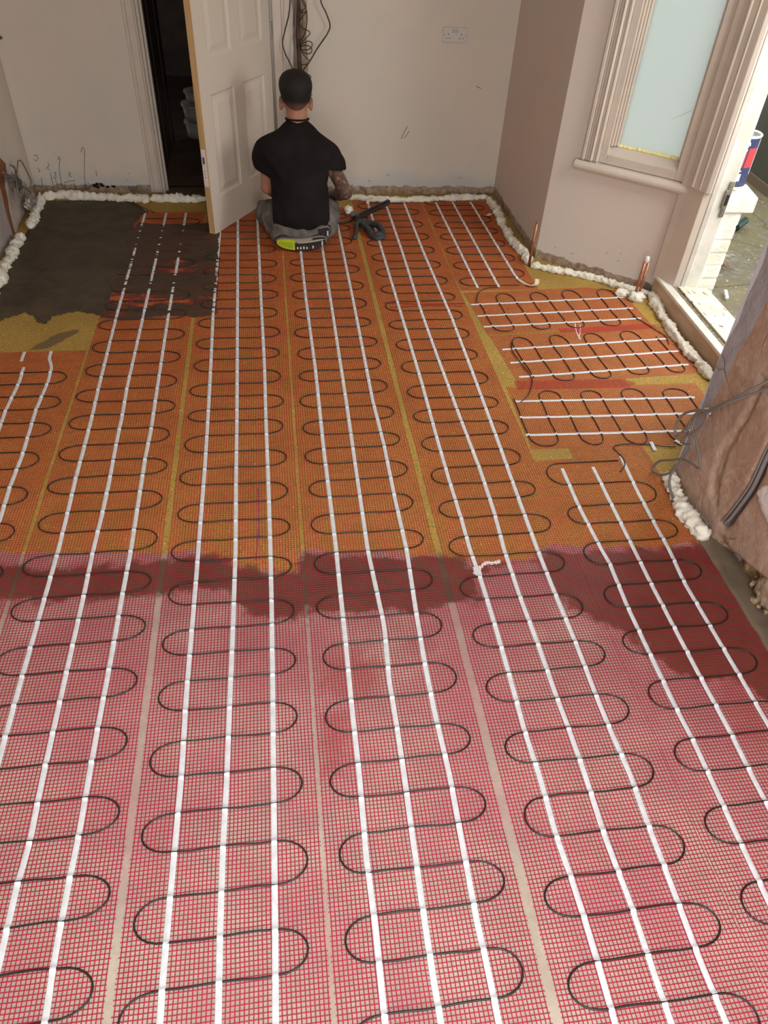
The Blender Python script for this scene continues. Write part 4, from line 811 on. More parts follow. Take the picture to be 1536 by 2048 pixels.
w = MB(); w.blob((2.13, 3.86, .02), (.05, .04, .032), 10, .5, 3); w.blob((2.07, 3.93, .015), (.045, .035, .024), 9, .5, 4); tag(obj('foam_blob', w, FOAM_M, smooth=True), 'foam lump around the foot of the capped copper pipe', 'foam')
w = MB(); w.blob((-1.245, 3.79, .012), (.013, .011, .007), 6, .3); w.v = [(x_-.30, y_, z_) for x_, y_, z_ in w.v]
tag(obj('foam_crumb', w, FOAM_M, smooth=True), 'tiny white crumb on the dark adhesive at the left edge', 'crumb')

# ================================================================ wires, socket, pipes, marks
def wire(P0, r, m, name, label, cat, n=6, **k):
    return tag(obj(name, MB().tube(catmull(P0, 6), r, n), m, smooth=True), label, cat, **k)
w = MB(); rnd = random.Random(4)
tr = [Vector(p) for p in TRUNK]
ch = MB(); vs = []
for i in range(40):
    z = tr[-1].z+(2.3-tr[-1].z)*i/39; xc = .225-.012*i/39+.008*noise.noise(Vector((i*.3, 1, 1))); hw = .045+.010*noise.noise(Vector((i*.5, 7, 2)))
    vs += [(xc-hw, YB-.0015, z), (xc+hw, YB-.0015, z)]
ch.add(vs, [(2*i, 2*i+1, 2*i+3, 2*i+2) for i in range(39)])
chm = NT('chased_plaster'); c = chm.mix(chm.step(chm.noise(14, 6, .7, stretch=(1, 1, .4)), .42, .60), (.42, .32, .25), (.20, .12, .08)); chm.base(c, .9, .1); chm.bump(chm.noise(40, 6), .8, .01)
c_ = struct('wall_chase', ch, chm.m)
wn = ['black cable loop hanging left of the wall chase', 'black cable swinging out to the right above the man', 'black cable doubling back in the wall chase', 'grey straight cable running down the wall chase', 'thin curly black wire spiralling beside the chase',
      'short cross of thin wire near the man\'s head', 'thin wire curl just above the man\'s hair', 'upper tiny wire curl by the man\'s temple', 'lower tiny wire curl by the man\'s ear']
for i, p in enumerate(WIRES):
    p = [(a, b-(.012 if i in (0, 1) else .004)*(1+(k % 3)*.4), c) for k, (a, b, c) in enumerate(p)]
    if len(p) > 3: p = p
    wire(p, (.0042, .0042, .0035, .005, .0026, .0024, .0026, .002, .002)[i], CABLEG if i == 3 else CABLEK, 'hanging_wire', wn[i], 'wire')
w = MB(); w.tube([(a, b-.006, c+.0) for a, b, c in tr]+[], .012, 8); w.tube([(a+.010, b-.004, c) for a, b, c in tr], .006, 6); tag(obj('cable_bundle', w, simple('dusty_brown_cable', (.10, .065, .045), (.05, .035, .025), 20, .7), smooth=True), 'dusty brown cable bundle rising in the wall chase', 'cables')
sk = thing('double_socket', 'white double wall socket on the far wall right of the man', 'socket', (1.244, YB, 1.031))
w = MB(); w.box(1.163, YB-.010, .988, 1.325, YB, 1.074, .003); obj('face_plate', w, WHITEPL, sk, bevel=.001)
for s_ in (-1, 1):
    w = MB(); w.box(1.244+s_*.011-.0075, YB-.0145, 1.044, 1.244+s_*.011+.0075, YB-.010, 1.066, .002); obj('rocker', w, simple('rocker_plastic', (.50, .47, .44), rough=.35), sk)
    cx = 1.244+s_*.045; w = MB()
    w.box(cx-.002, YB-.0104, 1.030, cx+.002, YB-.0098, 1.040); w.box(cx-.0145, YB-.0104, 1.010, cx-.0075, YB-.0098, 1.015); w.box(cx+.0075, YB-.0104, 1.010, cx+.0145, YB-.0098, 1.015)
    obj('pin_slots', w, BLACKM, sk)
    w = MB(); w.tube([(1.244+s_*.071, YB-.0108, 1.031), (1.244+s_*.071, YB-.0095, 1.031)], .0032, 8); obj('screw', w, simple('screw_steel', (.2, .19, .18), metal=.8, rough=.4), sk)
def ptube(lb, x_, y_, z1, cap, two=False):
    t_ = thing('copper_pipe', lb, 'pipe', (x_, y_, 0)); w = MB(); w.tube([(x_, y_, 0), (x_, y_, z1)], .0085, 12); obj('tube', w, COPPER, t_, smooth=True)
    if two: w = MB(); w.tube([(x_+.020, y_-.006, 0), (x_+.020, y_-.006, z1*.97)], .0075, 12); obj('second_tube', w, COPPER, t_, smooth=True)
    w = MB(); w.blob((x_+(.008 if two else 0), y_, z1+.008), ((.017, .014, .024) if cap else (.009, .009, .006)), 8, .12); obj('end_cap', w, WHITEPL if cap else COPPER, t_, smooth=True)
ptube('thin copper pipe standing at the corner of the bay', 1.597, 4.345, .275, False)
ptube('copper pipe with white cap standing below the bay window', 2.128, 3.885, .235, True, True)
pm = sstruct('wall_pencil_marks', (-1.3, YB, .1))
for i, p in enumerate(PENCIL): obj('pencil_mark', MB().tube([(a, b-.001, c) for a, b, c in catmull(p, 4)], .0015, 4), INK, pm)
w = MB(); rnd = random.Random(8)
for k in range(9): w.blob((-1.22+rnd.uniform(-.05, .09), YB-.004, .055+rnd.uniform(-.01, .012)), (.02*rnd.uniform(.5, 1), .004, .009), 5, .5)
struct('wall_holes', w, simple('black_gap', (.012, .01, .01), rough=.9))
# lower left wall: broken plaster, brown strip, wires, box
lw = sstruct('wall_left_patch', (XL, 5.0, .2)); X_ = XL+.003
def onwall(poly, name, m, t_=.006):
    w = MB(); n = len(poly); w.add([(XL, a, b) for a, b in poly]+[(XL+t_, a, b) for a, b in poly], [tuple(range(n)), tuple(range(n, 2*n))[::-1]]+[(i, n+i, n+(i+1) % n, (i+1) % n) for i in range(n)]); return obj(name, w, m, lw)
onwall([(4.3, 0), (5.53, 0), (5.55, .07), (5.44, .09), (5.38, .16), (5.30, .13), (5.24, .22), (5.19, .29), (5.12, .24), (5.06, .34), (4.95, .40), (4.85, .37), (4.70, .48), (4.3, .5)], 'broken_plaster', simple('grey_backing_plaster', (.42, .33, .28), (.28, .21, .17), 7, .85, .2, .8, .01), .005)
onwall([(4.865, 0), (4.90, .0), (4.915, .12), (4.955, .20), (4.965, .27), (5.03, .33), (5.06, .30), (5.10, .36), (5.0, .44), (4.80, .50), (4.80, .38), (4.86, .36), (4.89, .28), (4.87, .14)], 'rusty_strip', simple('orange_brown_strip', (.27, .10, .045), (.20, .08, .04), 10, .7), .010)
onwall([(4.92, .0), (5.18, .02), (5.20, .10), (5.15, .19), (5.12, .29), (5.08, .22), (5.05, .25), (5.03, .29), (4.985, .24), (4.94, .14)], 'plaster_flake', simple('pale_plaster_flake', (.44, .38, .34), (.36, .30, .26), 9, .85), .013)
onwall([(4.3, 0), (4.84, .0), (4.83, .12), (4.845, .22), (4.80, .30), (4.3, .34)], 'plaster_flake', simple('grey_plaster_flake', (.40, .36, .33), (.34, .30, .28), 9, .85), .014)
for i, p in enumerate(LWIRE): wire(p, (.0045, .0045, .006, .005, .006)[i], CABLEG, 'wall_cable', ('grey cable looping above the far left corner', 'grey cable drooping to the far left corner foam', 'grey cable running down to the crumpled box', 'twisted grey cable end on the left wall', 'short grey cable stub above the crumpled box')[i], 'cable')
w = MB(); w.blob((-1.60, 5.06, .25), (.02, .05, .035), 8, .6, 4); w.add([(-1.61, 5.02, .24), (-1.61, 5.12, .25), (-1.60, 5.08, .36), (-1.585, 5.06, .25)], [(0, 1, 2), (1, 3, 2), (0, 2, 3), (0, 3, 1)]); tag(obj('cable_clump', w, simple('dark_tape_wrap', (.08, .065, .055), rough=.7)), 'dark taped cable clump on the lower left wall', 'cables')
w = MB(); rnd = random.Random(12)
for k in range(9): w.blob((-1.60+rnd.uniform(-.015, .02), 5.22+rnd.uniform(-.07, .07), .09+rnd.uniform(-.03, .03)), (.022, .03, .022), 6, .7, 5)
w.box(-1.615, 5.15, .055, -1.60, 5.31, .125)
bx_ = tag(obj('metal_back_box', w, simple('crumpled_foil_steel', (.42, .38, .34), (.24, .2, .17), 40, .5, .5, metal=.3)), 'crumpled metal back box at the foot of the left wall', 'box')
w = MB(); w.tube([(-1.565, 5.33, .10), (-1.575, 5.17, .03)], .006, 6); tag(obj('plastic_strip', w, WHITEPL), 'thin white plastic strip leaning by the crumpled box', 'strip')
w = MB(); w.tube([(a, b, c) for a, b, c in LROD], .009, 8); tag(obj('wall_rod', w, simple('dark_rod', (.12, .08, .07))), 'dark rod poking in at the left wall above', 'rod')
# pier cables
for i, p in enumerate(PWIRE):
    if i < 2: p = [(1.63, 1.60, 1.45+.03*i), (1.63, 1.70, 1.10+.02*i), (1.63, p[0][1]-.07, p[0][2]+.14)]+list(p)
    p = [(max(min(a+(.05 if b < 1.95 else 0), 1.635), 1.50), b, max(c, .010)) for a, b, c in p]
    wire(p, .0052, CABLEG, 'supply_cable', ('grey supply cable running down the pier into a coil', 'grey supply cable looping out over the pier foot', 'grey supply cable trailing from the coil into the foam')[i], 'cable', n=8)
w = MB(); w.box(1.625, 2.155, .392, 1.645, 2.185, .41, .003); cl = tag(obj('cable_clip', w, WHITEPL), 'white cable clip on the pier above the coil', 'clip')
w = MB(); w.blob((1.628, 2.15, .388), (.008, .013, .008), 6, .3); w.blob((1.628, 2.185, .385), (.007, .009, .007), 6, .3); tag(obj('wire_connector', w, simple('red_plastic', (.70, .10, .05), rough=.4)), 'small red wire connector beside the white cable clip', 'connector')
P0 = [Vector(p) for p in CONDUIT]; w = MB(); w.tube([(1.662, b, c) for a, b, c in catmull(P0, 4)], [.012*(1-.5*i/36) for i in range(len(catmull(P0, 4)))], 8)
w.tube([(1.656, b+.014, c) for a, b, c in catmull(P0, 4)], .004, 6)
tag(obj('buried_cable', w, simple('grey_conduit', (.20, .18, .17), rough=.4), smooth=True), 'grey conduit buried in a chase down the pier', 'conduit')
# rubble and small pipe at the broken pier foot
w = MB(); rnd = random.Random(21); RUB = simple('rubble', (.44, .30, .16), (.22, .15, .10), 25, .9, .1, .6, .006)
for k in range(90):
    y_ = rnd.uniform(.9, 1.62); w.blob((1.665+rnd.uniform(-.012, .05), y_, rnd.uniform(.004, .05)), tuple(rnd.uniform(.006, .016) for _ in range(3)), 4, .7, 3)
tag(obj('rubble', w, RUB), 'brown plaster rubble at the broken foot of the pier', 'rubble', kind='stuff')
w = MB(); w.tube([(1.67, 1.44, .10), (1.63, 1.435, .10)], .020, 14, caps=False); w.tube([(1.63, 1.435, .10), (1.67, 1.44, .10)], .015, 14); tag(obj('pipe_stub', w, simple('dusty_pipe', (.42, .33, .27), rough=.6), smooth=True), 'dusty pipe stub poking from the broken pier foot', 'pipe')
w = MB(); w.blob((1.672, 1.52, .075), (.014, .045, .075), 10, .8, 4); tag(obj('plaster_lump', w, simple('pale_plaster_lump', (.45, .36, .27), (.33, .23, .16), 16, .9, .1, .6, .006), smooth=True), 'pale plaster lump hanging at the broken pier foot', 'plaster')
# wet adhesive filling the slot between the right-hand mat and the pier
P, Fq = grid(1.58, 1.70, .3, 1.93, .008); zz = .006+.004*fbm(P, 9, 4, 2)
tag(mk('wet_adhesive', np.column_stack([P[:, 0]+.004*fbm(P, 20, 2, 4), P[:, 1], np.minimum(zz, (P[:, 0]-1.60)*.5)]), Fq, simple('wet_adhesive', (.12, .09, .062), (.16, .12, .085), 9, .4), smooth=True), 'wet grey-brown adhesive strip between the right-hand mat and pier', 'adhesive')
# black and grey tool, black strap, grey pad
DG = simple('dark_grey_plastic', (.055, .058, .060), (.035, .037, .04), 20, .5)
tl = thing('hand_tool', 'black and dark grey hand tool with twin rods on the floor right of the man', 'tool', (.62, 4.95, 0))
w = MB()
ring = [(.600, 4.975), (.655, 4.955), (.700, 4.895), (.712, 4.825), (.700, 4.775), (.662, 4.765), (.632, 4.800), (.615, 4.870), (.590, 4.925), (.600, 4.975)]
w.tube(catmull([(a, b, .024+.012*math.sin(i)) for i, (a, b) in enumerate(ring)], 4), .021, 8)
w.blob((.672, 4.785, .026), (.040, .026, .022), 8, .15); w.blob((.590, 4.985, .032), (.055, .030, .024), 8, .2)
obj('grip_frame', w, DG, tl, smooth=True)
w = MB(); w.tube(catmull([(.560, 4.985, .03), (.545, 4.93, .035), (.540, 4.86, .026), (.525, 4.80, .014), (.518, 4.775, .014)], 4), [.018-.0006*i for i in range(17)], 8); w.blob((.518, 4.775, .014), (.020, .018, .013), 7, .1); obj('trigger_arm', w, DG, tl, smooth=True)
for q, dz in ((-.016, .0), (.018, .006)):
    w = MB(); w.tube(catmull([(.555, 5.03+q, .040+dz), (.66, 5.13+q, .050+dz), (.74, 5.21+q*1.3, .052+dz), (.805, 5.295+q, .046+dz)], 5), .0105, 8); obj('rod', w, BLACKM, tl, smooth=True)
w = MB(); w.tube(catmull([(.795, 5.27, .046), (.815, 5.305, .05), (.806, 5.325, .05)], 4), .013, 8); obj('end_bracket', w, BLACKM, tl, smooth=True)
w = MB(); w.blob((.558, 5.04, .04), (.030, .026, .018), 7, .2); obj('rod_mount', w, BLACKM, tl, smooth=True)
wire([(.36, 5.05, .012), (.42, 5.03, .010), (.47, 5.035, .010), (.53, 5.07, .012), (.59, 5.14, .022), (.62, 5.15, .012), (.645, 5.12, .010)], .0055, BLACKM, 'power_lead', 'black lead running from the man to the grey tool', 'cable')
w = MB(); w.prism([(.520, 5.125), (.545, 5.085), (.590, 5.130), (.600, 5.185), (.575, 5.20), (.540, 5.18)], .012, .030); tag(obj('sponge_pad', w, simple('grey_pad', (.17, .165, .15), rough=.7), bevel=.006), 'small grey pad on the floor beside the black lead', 'pad')
# stacked tubs in the hall
TUB = simple('off_white_tub', (.36, .33, .28), rough=.5)
for k, (z0, r0, lb) in enumerate(((0, .135, 'lowest white tub of the stack in the dark hall'), (.135, .142, 'middle white tub of the stack in the dark hall'), (.275, .110, 'topmost smaller white tub of the stack in the dark hall'))):
    t_ = thing('plastic_tub', lb, 'tub', (-.585, 6.98, z0), 'stack of tubs in the hall'); h_ = .125 if k < 2 else .08
    w = MB(); w.lathe([(0, 0), (r0*.9, 0), (r0*.97, h_-.02), (r0*.94, h_-.02), (0, h_-.025)], (-.585, 6.98, z0), 28); obj('body', w, TUB, t_, smooth=True)
    w = MB(); w.lathe([(r0*.97, h_-.028), (r0*1.05, h_-.026), (r0*1.05, h_-.008), (r0, h_-.004), (0, h_-.004)], (-.585, 6.98, z0), 28); obj('lid', w, TUB, t_, smooth=True)
# ================================================================ the kneeling man (smooth-blended signed distance surfaces)
class SDF:
    def __init__(s, lo, hi, h):
        s.lo = np.array(lo, float); s.h = h; s.n = np.ceil((np.array(hi)-s.lo)/h).astype(int)+1
        s.F = np.full(s.n, .5, np.float32); s.ax = [s.lo[i]+h*np.arange(s.n[i]) for i in range(3)]
    def sub(s, lo, hi):
        a = np.clip(np.floor((np.array(lo)-s.lo)/s.h).astype(int), 0, s.n-1); b = np.clip(np.ceil((np.array(hi)-s.lo)/s.h).astype(int)+1, 1, s.n)
        sl = tuple(slice(a[i], b[i]) for i in range(3)); return sl, np.meshgrid(*[s.ax[i][sl[i]] for i in range(3)], indexing='ij')
    def merge(s, sl, d, k, cut=False):
        f = s.F[sl]
        if cut: s.F[sl] = np.maximum(f, -d); return
        if k <= 0: s.F[sl] = np.minimum(f, d); return
        h = np.clip(.5+.5*(f-d)/k, 0, 1); s.F[sl] = f*(1-h)+d*h-k*h*(1-h)
    def cone(s, a, b, ra, rb, k=.02, sq=(1, 1, 1), g=0.0):
        a = np.array(a, float); b = np.array(b, float); ra += g; rb += g; m = max(ra, rb)+k*2+.03
        sl, (X, Y, Z) = s.sub(np.minimum(a, b)-m, np.maximum(a, b)+m); q = 1/np.array(sq)
        e = (b-a)*q; ee = e@e+1e-12; t = np.clip(((X-a[0])*q[0]*e[0]+(Y-a[1])*q[1]*e[1]+(Z-a[2])*q[2]*e[2])/ee, 0, 1)
        d = np.sqrt(((X-a[0])*q[0]-t*e[0])**2+((Y-a[1])*q[1]-t*e[1])**2+((Z-a[2])*q[2]-t*e[2])**2)-(ra+(rb-ra)*t); s.merge(sl, d, k); return s
    def ell(s, c, r, k=.02, g=0.0, cut=False):
        c = np.array(c, float); r = np.array(r, float)+g; m = r+k*2+.03
        sl, (X, Y, Z) = s.sub(c-m, c+m); k0 = np.sqrt(((X-c[0])/r[0])**2+((Y-c[1])/r[1])**2+((Z-c[2])/r[2])**2)
        k1 = np.sqrt(((X-c[0])/r[0]**2)**2+((Y-c[1])/r[1]**2)**2+((Z-c[2])/r[2]**2)**2)+1e-9
        s.merge(sl, k0*(k0-1)/k1, k, cut); return s
    def plane(s, p, n):                    # keep the side where (x-p).n < 0
        n = np.array(n, float); n /= np.linalg.norm(n); X, Y, Z = np.meshgrid(*s.ax, indexing='ij')
        s.F = np.maximum(s.F, ((X-p[0])*n[0]+(Y-p[1])*n[1]+(Z-p[2])*n[2]).astype(np.float32)); return s
    def mesh(s):
        F = s.F; F[0], F[-1] = .5, .5; F[:, 0], F[:, -1] = .5, .5; F[:, :, 0], F[:, :, -1] = .5, .5
        ins = F < 0; n = np.array(F.shape)-1
        cnt = np.zeros(n, np.int8)
        for i in (0, 1):
            for j in (0, 1):
                for k in (0, 1): cnt += ins[i:n[0]+i, j:n[1]+j, k:n[2]+k]
        act = np.argwhere((cnt > 0) & (cnt < 8)); idx = np.full(n, -1, np.int32); idx[tuple(act.T)] = np.arange(len(act))
        acc = np.zeros((len(act), 3)); num = np.zeros(len(act))
        C = [(i, j, k) for i in (0, 1) for j in (0, 1) for k in (0, 1)]
        for c0 in C:
            for a in range(3):
                if c0[a]: continue
                c1 = list(c0); c1[a] = 1; f0 = F[tuple((act+np.array(c0)).T)]; f1 = F[tuple((act+np.array(c1)).T)]
                m = (f0 < 0) != (f1 < 0); t = np.where(m, f0/np.where(m, f0-f1, 1), 0); p = act+np.array(c0); p = p.astype(float); p[:, a] += t
                acc[m] += p[m]; num[m] += 1
        V = acc/num[:, None]*s.h+s.lo; Q = []
        for a in range(3):
            b, c = (a+1) % 3, (a+2) % 3
            sl0 = [slice(1, -1)]*3; sl0[a] = slice(0, -1); sl1 = list(sl0); sl1[a] = slice(1, None)
            f0 = ins[tuple(sl0)]; f1 = ins[tuple(sl1)]; E = np.argwhere(f0 != f1)
            if not len(E): continue
            s0 = f0[tuple(E.T)]; base = E.copy(); base[:, b] += 1; base[:, c] += 1
            def cell(db, dc):
                q = base.copy(); q[:, b] += db; q[:, c] += dc; return idx[tuple(q.T)]
            q = np.stack([cell(-1, -1), cell(0, -1), cell(0, 0), cell(-1, 0)], 1); q[~s0] = q[~s0][:, ::-1]; Q.append(q)
        Q = np.concatenate(Q); Q = Q[(Q >= 0).all(1)]; return V, Q

PX, PY = .0, .0
HD_ = (.163, 4.975, .825); NB = (.166, 4.945, .655)
SL_, SR_ = (-.026, 4.885, .505), (.352, 4.905, .468)
EL_, ER_ = (-.035, 4.955, .275), (.468, 4.945, .245)
HL_, HR_ = (.055, 5.19, .13), (.370, 5.20, .125)
HIPL, HIPR = (.075, 4.80, .165), (.255, 4.80, .165)
KNL, KNR = (-.040, 5.04, .080), (.365, 5.06, .085)
ANL, ANR = (.030, 4.720, .060), (.300, 4.745, .075)
def torso(S, g, k=.05):
    S.ell((.165, 4.790, .165), (.175, .130, .105), k, g); S.ell((.163, 4.820, .315), (.165, .115, .17), k, g)
    S.ell((.162, 4.865, .470), (.180, .110, .155), k, g); S.cone(SL_, SR_, .055, .055, k, g=g)
    S.cone((.10, 4.91, .588), SL_, .058, .048, .05, g=g); S.cone((.235, 4.915, .585), SR_, .058, .048, .05, g=g)
    S.ell((.03, 4.855, .50), (.085, .075, .11), .05, g); S.ell((.30, 4.865, .48), (.085, .075, .11), .05, g); return S
S = SDF((-.20, 4.50, -.005), (.66, 5.42, .98), .0062)
torso(S, -.010)
S.cone(NB, (.165, 4.965, .755), .066, .062, .035); S.ell(HD_, (.079, .098, .103), .03); S.ell((.164, 5.005, .765), (.062, .075, .065), .03)
S.cone((.164, 5.065, .835), (.164, 5.092, .785), .010, .015, .015); S.cone((.135, 5.060, .84), (.195, 5.060, .84), .012, .012, .02)       # nose, brow
S.cone((.140, 5.072, .742), (.188, 5.072, .742), .010, .010, .012); S.ell((.164, 5.060, .712), (.028, .024, .022), .02)                     # mouth, chin
S.ell((.140, 5.072, .815), (.015, .010, .010), .006, cut=True); S.ell((.188, 5.072, .815), (.015, .010, .010), .006, cut=True)              # sockets
for sx in (-1, 1):
    e = (.1625+sx*.090, 4.965, .762); S.cone((.1625+sx*.07, 4.965, .762), (.1625+sx*.085, 4.965, .762), .018, .014, .01); S.ell(e, (.014, .024, .040), .006); S.ell((e[0]+sx*.010, e[1]+.003, e[2]+.004), (.006, .011, .018), 0, cut=True)
for sh, el, ha in ((SL_, EL_, HL_), (SR_, ER_, HR_)):
    S.cone(sh, el, .050, .043, .03); m = [a+(b-a)*.32 for a, b in zip(el, ha)]
    S.cone(el, m, .041, .040, .02); S.cone(m, ha, .040, .026, .02)
def hand(c, dirv, side, curlz):
    d = Vector(dirv).normalized(); s_ = Vector((d.y, -d.x, 0)).normalized()*side; dn_ = Vector((0, 0, -1))
    c = Vector(c); w0 = c; S.cone(tuple(w0), tuple(w0+d*.055), .024, .026, .012, ); S.cone(tuple(w0+d*.06-s_*.026), tuple(w0+d*.06+s_*.026), .016, .016, .012)
    for i, (o, L_) in enumerate(((-.030, .058), (-.010, .070), (.010, .074), (.029, .066))):
        k = w0+d*.072+s_*o; a = k+(d*.9+dn_*.35).normalized()*L_*.5; b = a+(d*.45+dn_*.9).normalized()*L_*.32; e = b+(d*.0+dn_*1).normalized()*L_*.25
        S.cone(tuple(k), tuple(a), .0095, .0088, .006); S.cone(tuple(a), tuple(b), .0088, .0080, .003); S.cone(tuple(b), tuple(e), .0080, .0070, .003)
    k = w0+d*.020+s_*.026; a = k+(s_*.8+d*.6+dn_*.3).normalized()*.040; b = a+(d*.95+dn_*.4-s_*.2).normalized()*.030
    S.cone(tuple(k), tuple(a), .0125, .0105, .01); S.cone(tuple(a), tuple(b), .0105, .0085, .004)
hand(HL_, (.12, .95, -.25), 1, 0); hand(HR_, (-.15, .95, -.25), -1, 0)
for hp, kn, an in ((HIPL, KNL, ANL), (HIPR, KNR, ANR)):
    S.cone(hp, kn, .085, .058, .03); S.cone(kn, an, .052, .036, .02)
S.cone(ANL, (.20, 4.665, .050), .035, .030, .02); S.cone(ANR, (.20, 4.76, .060), .033, .028, .02)
V, Q = S.mesh()
t = NT('tanned_skin'); x = t.z()
c = t.mix(t.step(t.noise(14, 4), .4, .6), (.36, .165, .10), (.42, .20, .125))
arm = t.math('MULTIPLY', t.step(x[0], .36, .38), t.step(x[2], .43, .41))
tt_ = t.n('ShaderNodeTexVoronoi'); tt_.inputs['Scale'].default_value = 26; t.l(t.mix(.05, t.geo, t.noise(20, 3, color=True)), tt_.inputs['Vector'])
pat = t.math('ADD', t.math('MULTIPLY', t.step(tt_.outputs['Distance'], .22, .34), .6), t.math('MULTIPLY', t.step(t.noise(45, 6, .7, dist=2), .44, .54), .6), clamp=True)
c = t.mix(t.math('MULTIPLY', arm, pat), c, (.075, .055, .045)); c = t.mix(t.math('MULTIPLY', t.step(x[2], .752, .775), t.step(x[1], 5.03, 4.99)), c, (.20, .10, .065))
t.base(c, .5, .35)
man = thing('person', 'man in black t-shirt and grey trousers kneeling with his back turned', 'person', (.16, 4.80, 0))
mk('body', V, Q, t.m, man, smooth=True)
for sx in (-1, 1):
    w = MB(); w.blob((.164+sx*.024, 5.068, .814), (.011, .009, .009), 8, 0); obj('eye', w, simple('eye_white', (.6, .58, .55), rough=.2), man, smooth=True)
# short dark hair
S = SDF((.03, 4.82, .70), (.30, 5.12, .97), .005)
S.ell((.1625, 4.970, .838), (.089, .104, .096), 0); S.cone((.128, 4.975, .872), (.197, 4.975, .872), .055, .055, .02); S.cone((.135, 4.95, .80), (.19, 4.95, .80), .052, .052, .02); S.cone((.1625, 4.925, .84), (.1625, 4.915, .775), .062, .045, .03); S.ell((.1625, 4.955, .860), (.092, .092, .080), .03)
S.plane((0, 5.045, .80), (0, .85, -.5)); S.plane((0, 4.90, .746), (0, .12, -1))
V, Q = S.mesh(); V += (np.random.RandomState(1).rand(*V.shape)-.5)*.0022
t = NT('dark_cropped_hair'); x = t.z(); c = t.mix(t.step(x[2], .745, .800), (.15, .075, .05), (.014, .011, .010)); t.base(c, .65, .3); t.bump(t.noise(260, 3), .7, .004)
mk('hair', V, Q, t.m, man, smooth=True)
# t-shirt
S = SDF((-.22, 4.60, .06), (.60, 5.10, .74), .0068)
torso(S, .008, .06)
for sh, el, L_, g in ((SL_, EL_, .62, .026), (SR_, ER_, .62, .030)):
    e = [a+(b-a)*(L_+.12) for a, b in zip(sh, el)]; S.cone(sh, e, .050, .046, .05, g=g)
S.ell((-.078, 4.885, .445), (.042, .058, .085), .03); S.ell((.410, 4.905, .425), (.035, .055, .05), .04)
S.ell((.157, 4.80, .25), (.190, .125, .16), .05); S.ell((.160, 4.760, .16), (.195, .130, .12), .05); S.cone((.15, 4.93, .62), (.18, 4.93, .62), .072, .072, .04)
X, Y, Z = np.meshgrid(*S.ax, indexing='ij')
fold = .0028*np.sin(38*(X+.5*Z)+3*np.sin(9*Z))*np.exp(-((Z-.20)/.12)**2)+.0035*np.sin(50*(Z-.8*np.abs(X-.16))+2*np.sin(14*X))*np.exp(-((Z-.43)/.10)**2)*np.clip(np.abs(X-.16)*5, 0, 1)
S.F += fold.astype(np.float32)
# sleeve ends, neckline, hem
arm_cut = np.where(X < .16, np.maximum(-(X+.018), (.432-.10*(X+.1))-Z), np.maximum(X-.372 if False else (.372-X)*1.0, (.402-.25*(X-.46))-Z))
aL = (X < -.010) & (Z < .432-.55*(X+.128)); aR = (X > .346) & (Z < .405-.25*(X-.46))
S.F = np.maximum(S.F, np.where(aL, np.maximum(.0, np.minimum((.432-.55*(X+.128))-Z, -.010-X)), np.where(aR, np.maximum(0., np.minimum((.405-.25*(X-.46))-Z, X-.346)), -1)).astype(np.float32))
S.F = np.where(aL | aR, np.maximum(S.F, .001), S.F)
S.plane((0, 4.92, .687), (0, -.10, 1)); S.ell((.235, 4.615, .088), (.055, .05, .020), 0, cut=True); S.plane((.16, 4.64, .072), (-.06, .35, -1))
V, Q = S.mesh()
t = NT('black_cotton'); c = t.mix(t.step(t.noise(6, 4), .4, .6), (.010, .008, .008), (.014, .011, .011)); t.base(c, .85, .15); t.bump(t.noise(9, 4, dist=1.2), .35, .02)
mk('t_shirt', V, Q, t.m, man, smooth=True)
w = MB(); w.tube([(.166+.070*math.cos(a*PI/12), 4.940+.068*math.sin(a*PI/12), .684-.008*math.sin(a*PI/12)) for a in range(25)], .0055, 6); obj('collar', w, t.m, man, smooth=True)
# trousers
S = SDF((-.24, 4.52, -.004), (.62, 5.26, .32), .0068)
S.ell((.160, 4.775, .115), (.185, .135, .085), .05); S.cone((.08, 4.73, .090), (.25, 4.73, .090), .080, .085, .05)
for hp, kn, an in ((HIPL, KNL, ANL), (HIPR, KNR, ANR)): S.cone(hp, kn, .095, .072, .05); S.cone(kn, an, .068, .055, .04)
S.cone((.0, 4.86, .10), (-.05, 5.00, .085), .082, .070, .05); S.cone((.325, 4.80, .095), (.350, 4.96, .10), .082, .078, .05); S.cone((.03, 4.70, .08), (.20, 4.665, .085), .055, .050, .03)
X, Y, Z = np.meshgrid(*S.ax, indexing='ij')
S.F += (.0045*np.sin(55*(Z+.5*Y)+4*np.sin(11*X))+.003*np.sin(90*X+40*Z+3*np.sin(20*Y))).astype(np.float32)*(.3+.7*np.clip(np.abs(X-.16)*5, 0, 1)).astype(np.float32)
S.ell((.235, 4.60, .150), (.075, .06, .050), 0, cut=True)
S.plane((0, 0, .002), (0, 0, -1)); S.plane((.16, 4.7, .238), (.05, -.15, 1))
V, Q = S.mesh()
t = NT('dusty_grey_trousers'); c = t.mix(t.step(t.noise(12, 5), .4, .62), (.115, .098, .088), (.175, .155, .14)); t.base(c, .85, .15); t.bump(t.noise(22, 5, dist=.8), .5, .01)
mk('trousers', V, Q, t.m, man, smooth=True)
w = MB(); w.tube(catmull([(.13, 4.640, .085), (.19, 4.632, .066), (.245, 4.640, .068), (.29, 4.665, .092)], 6), .011, 8); obj('waistband', w, simple('black_waistband', (.012, .011, .014), rough=.7), man, smooth=True)
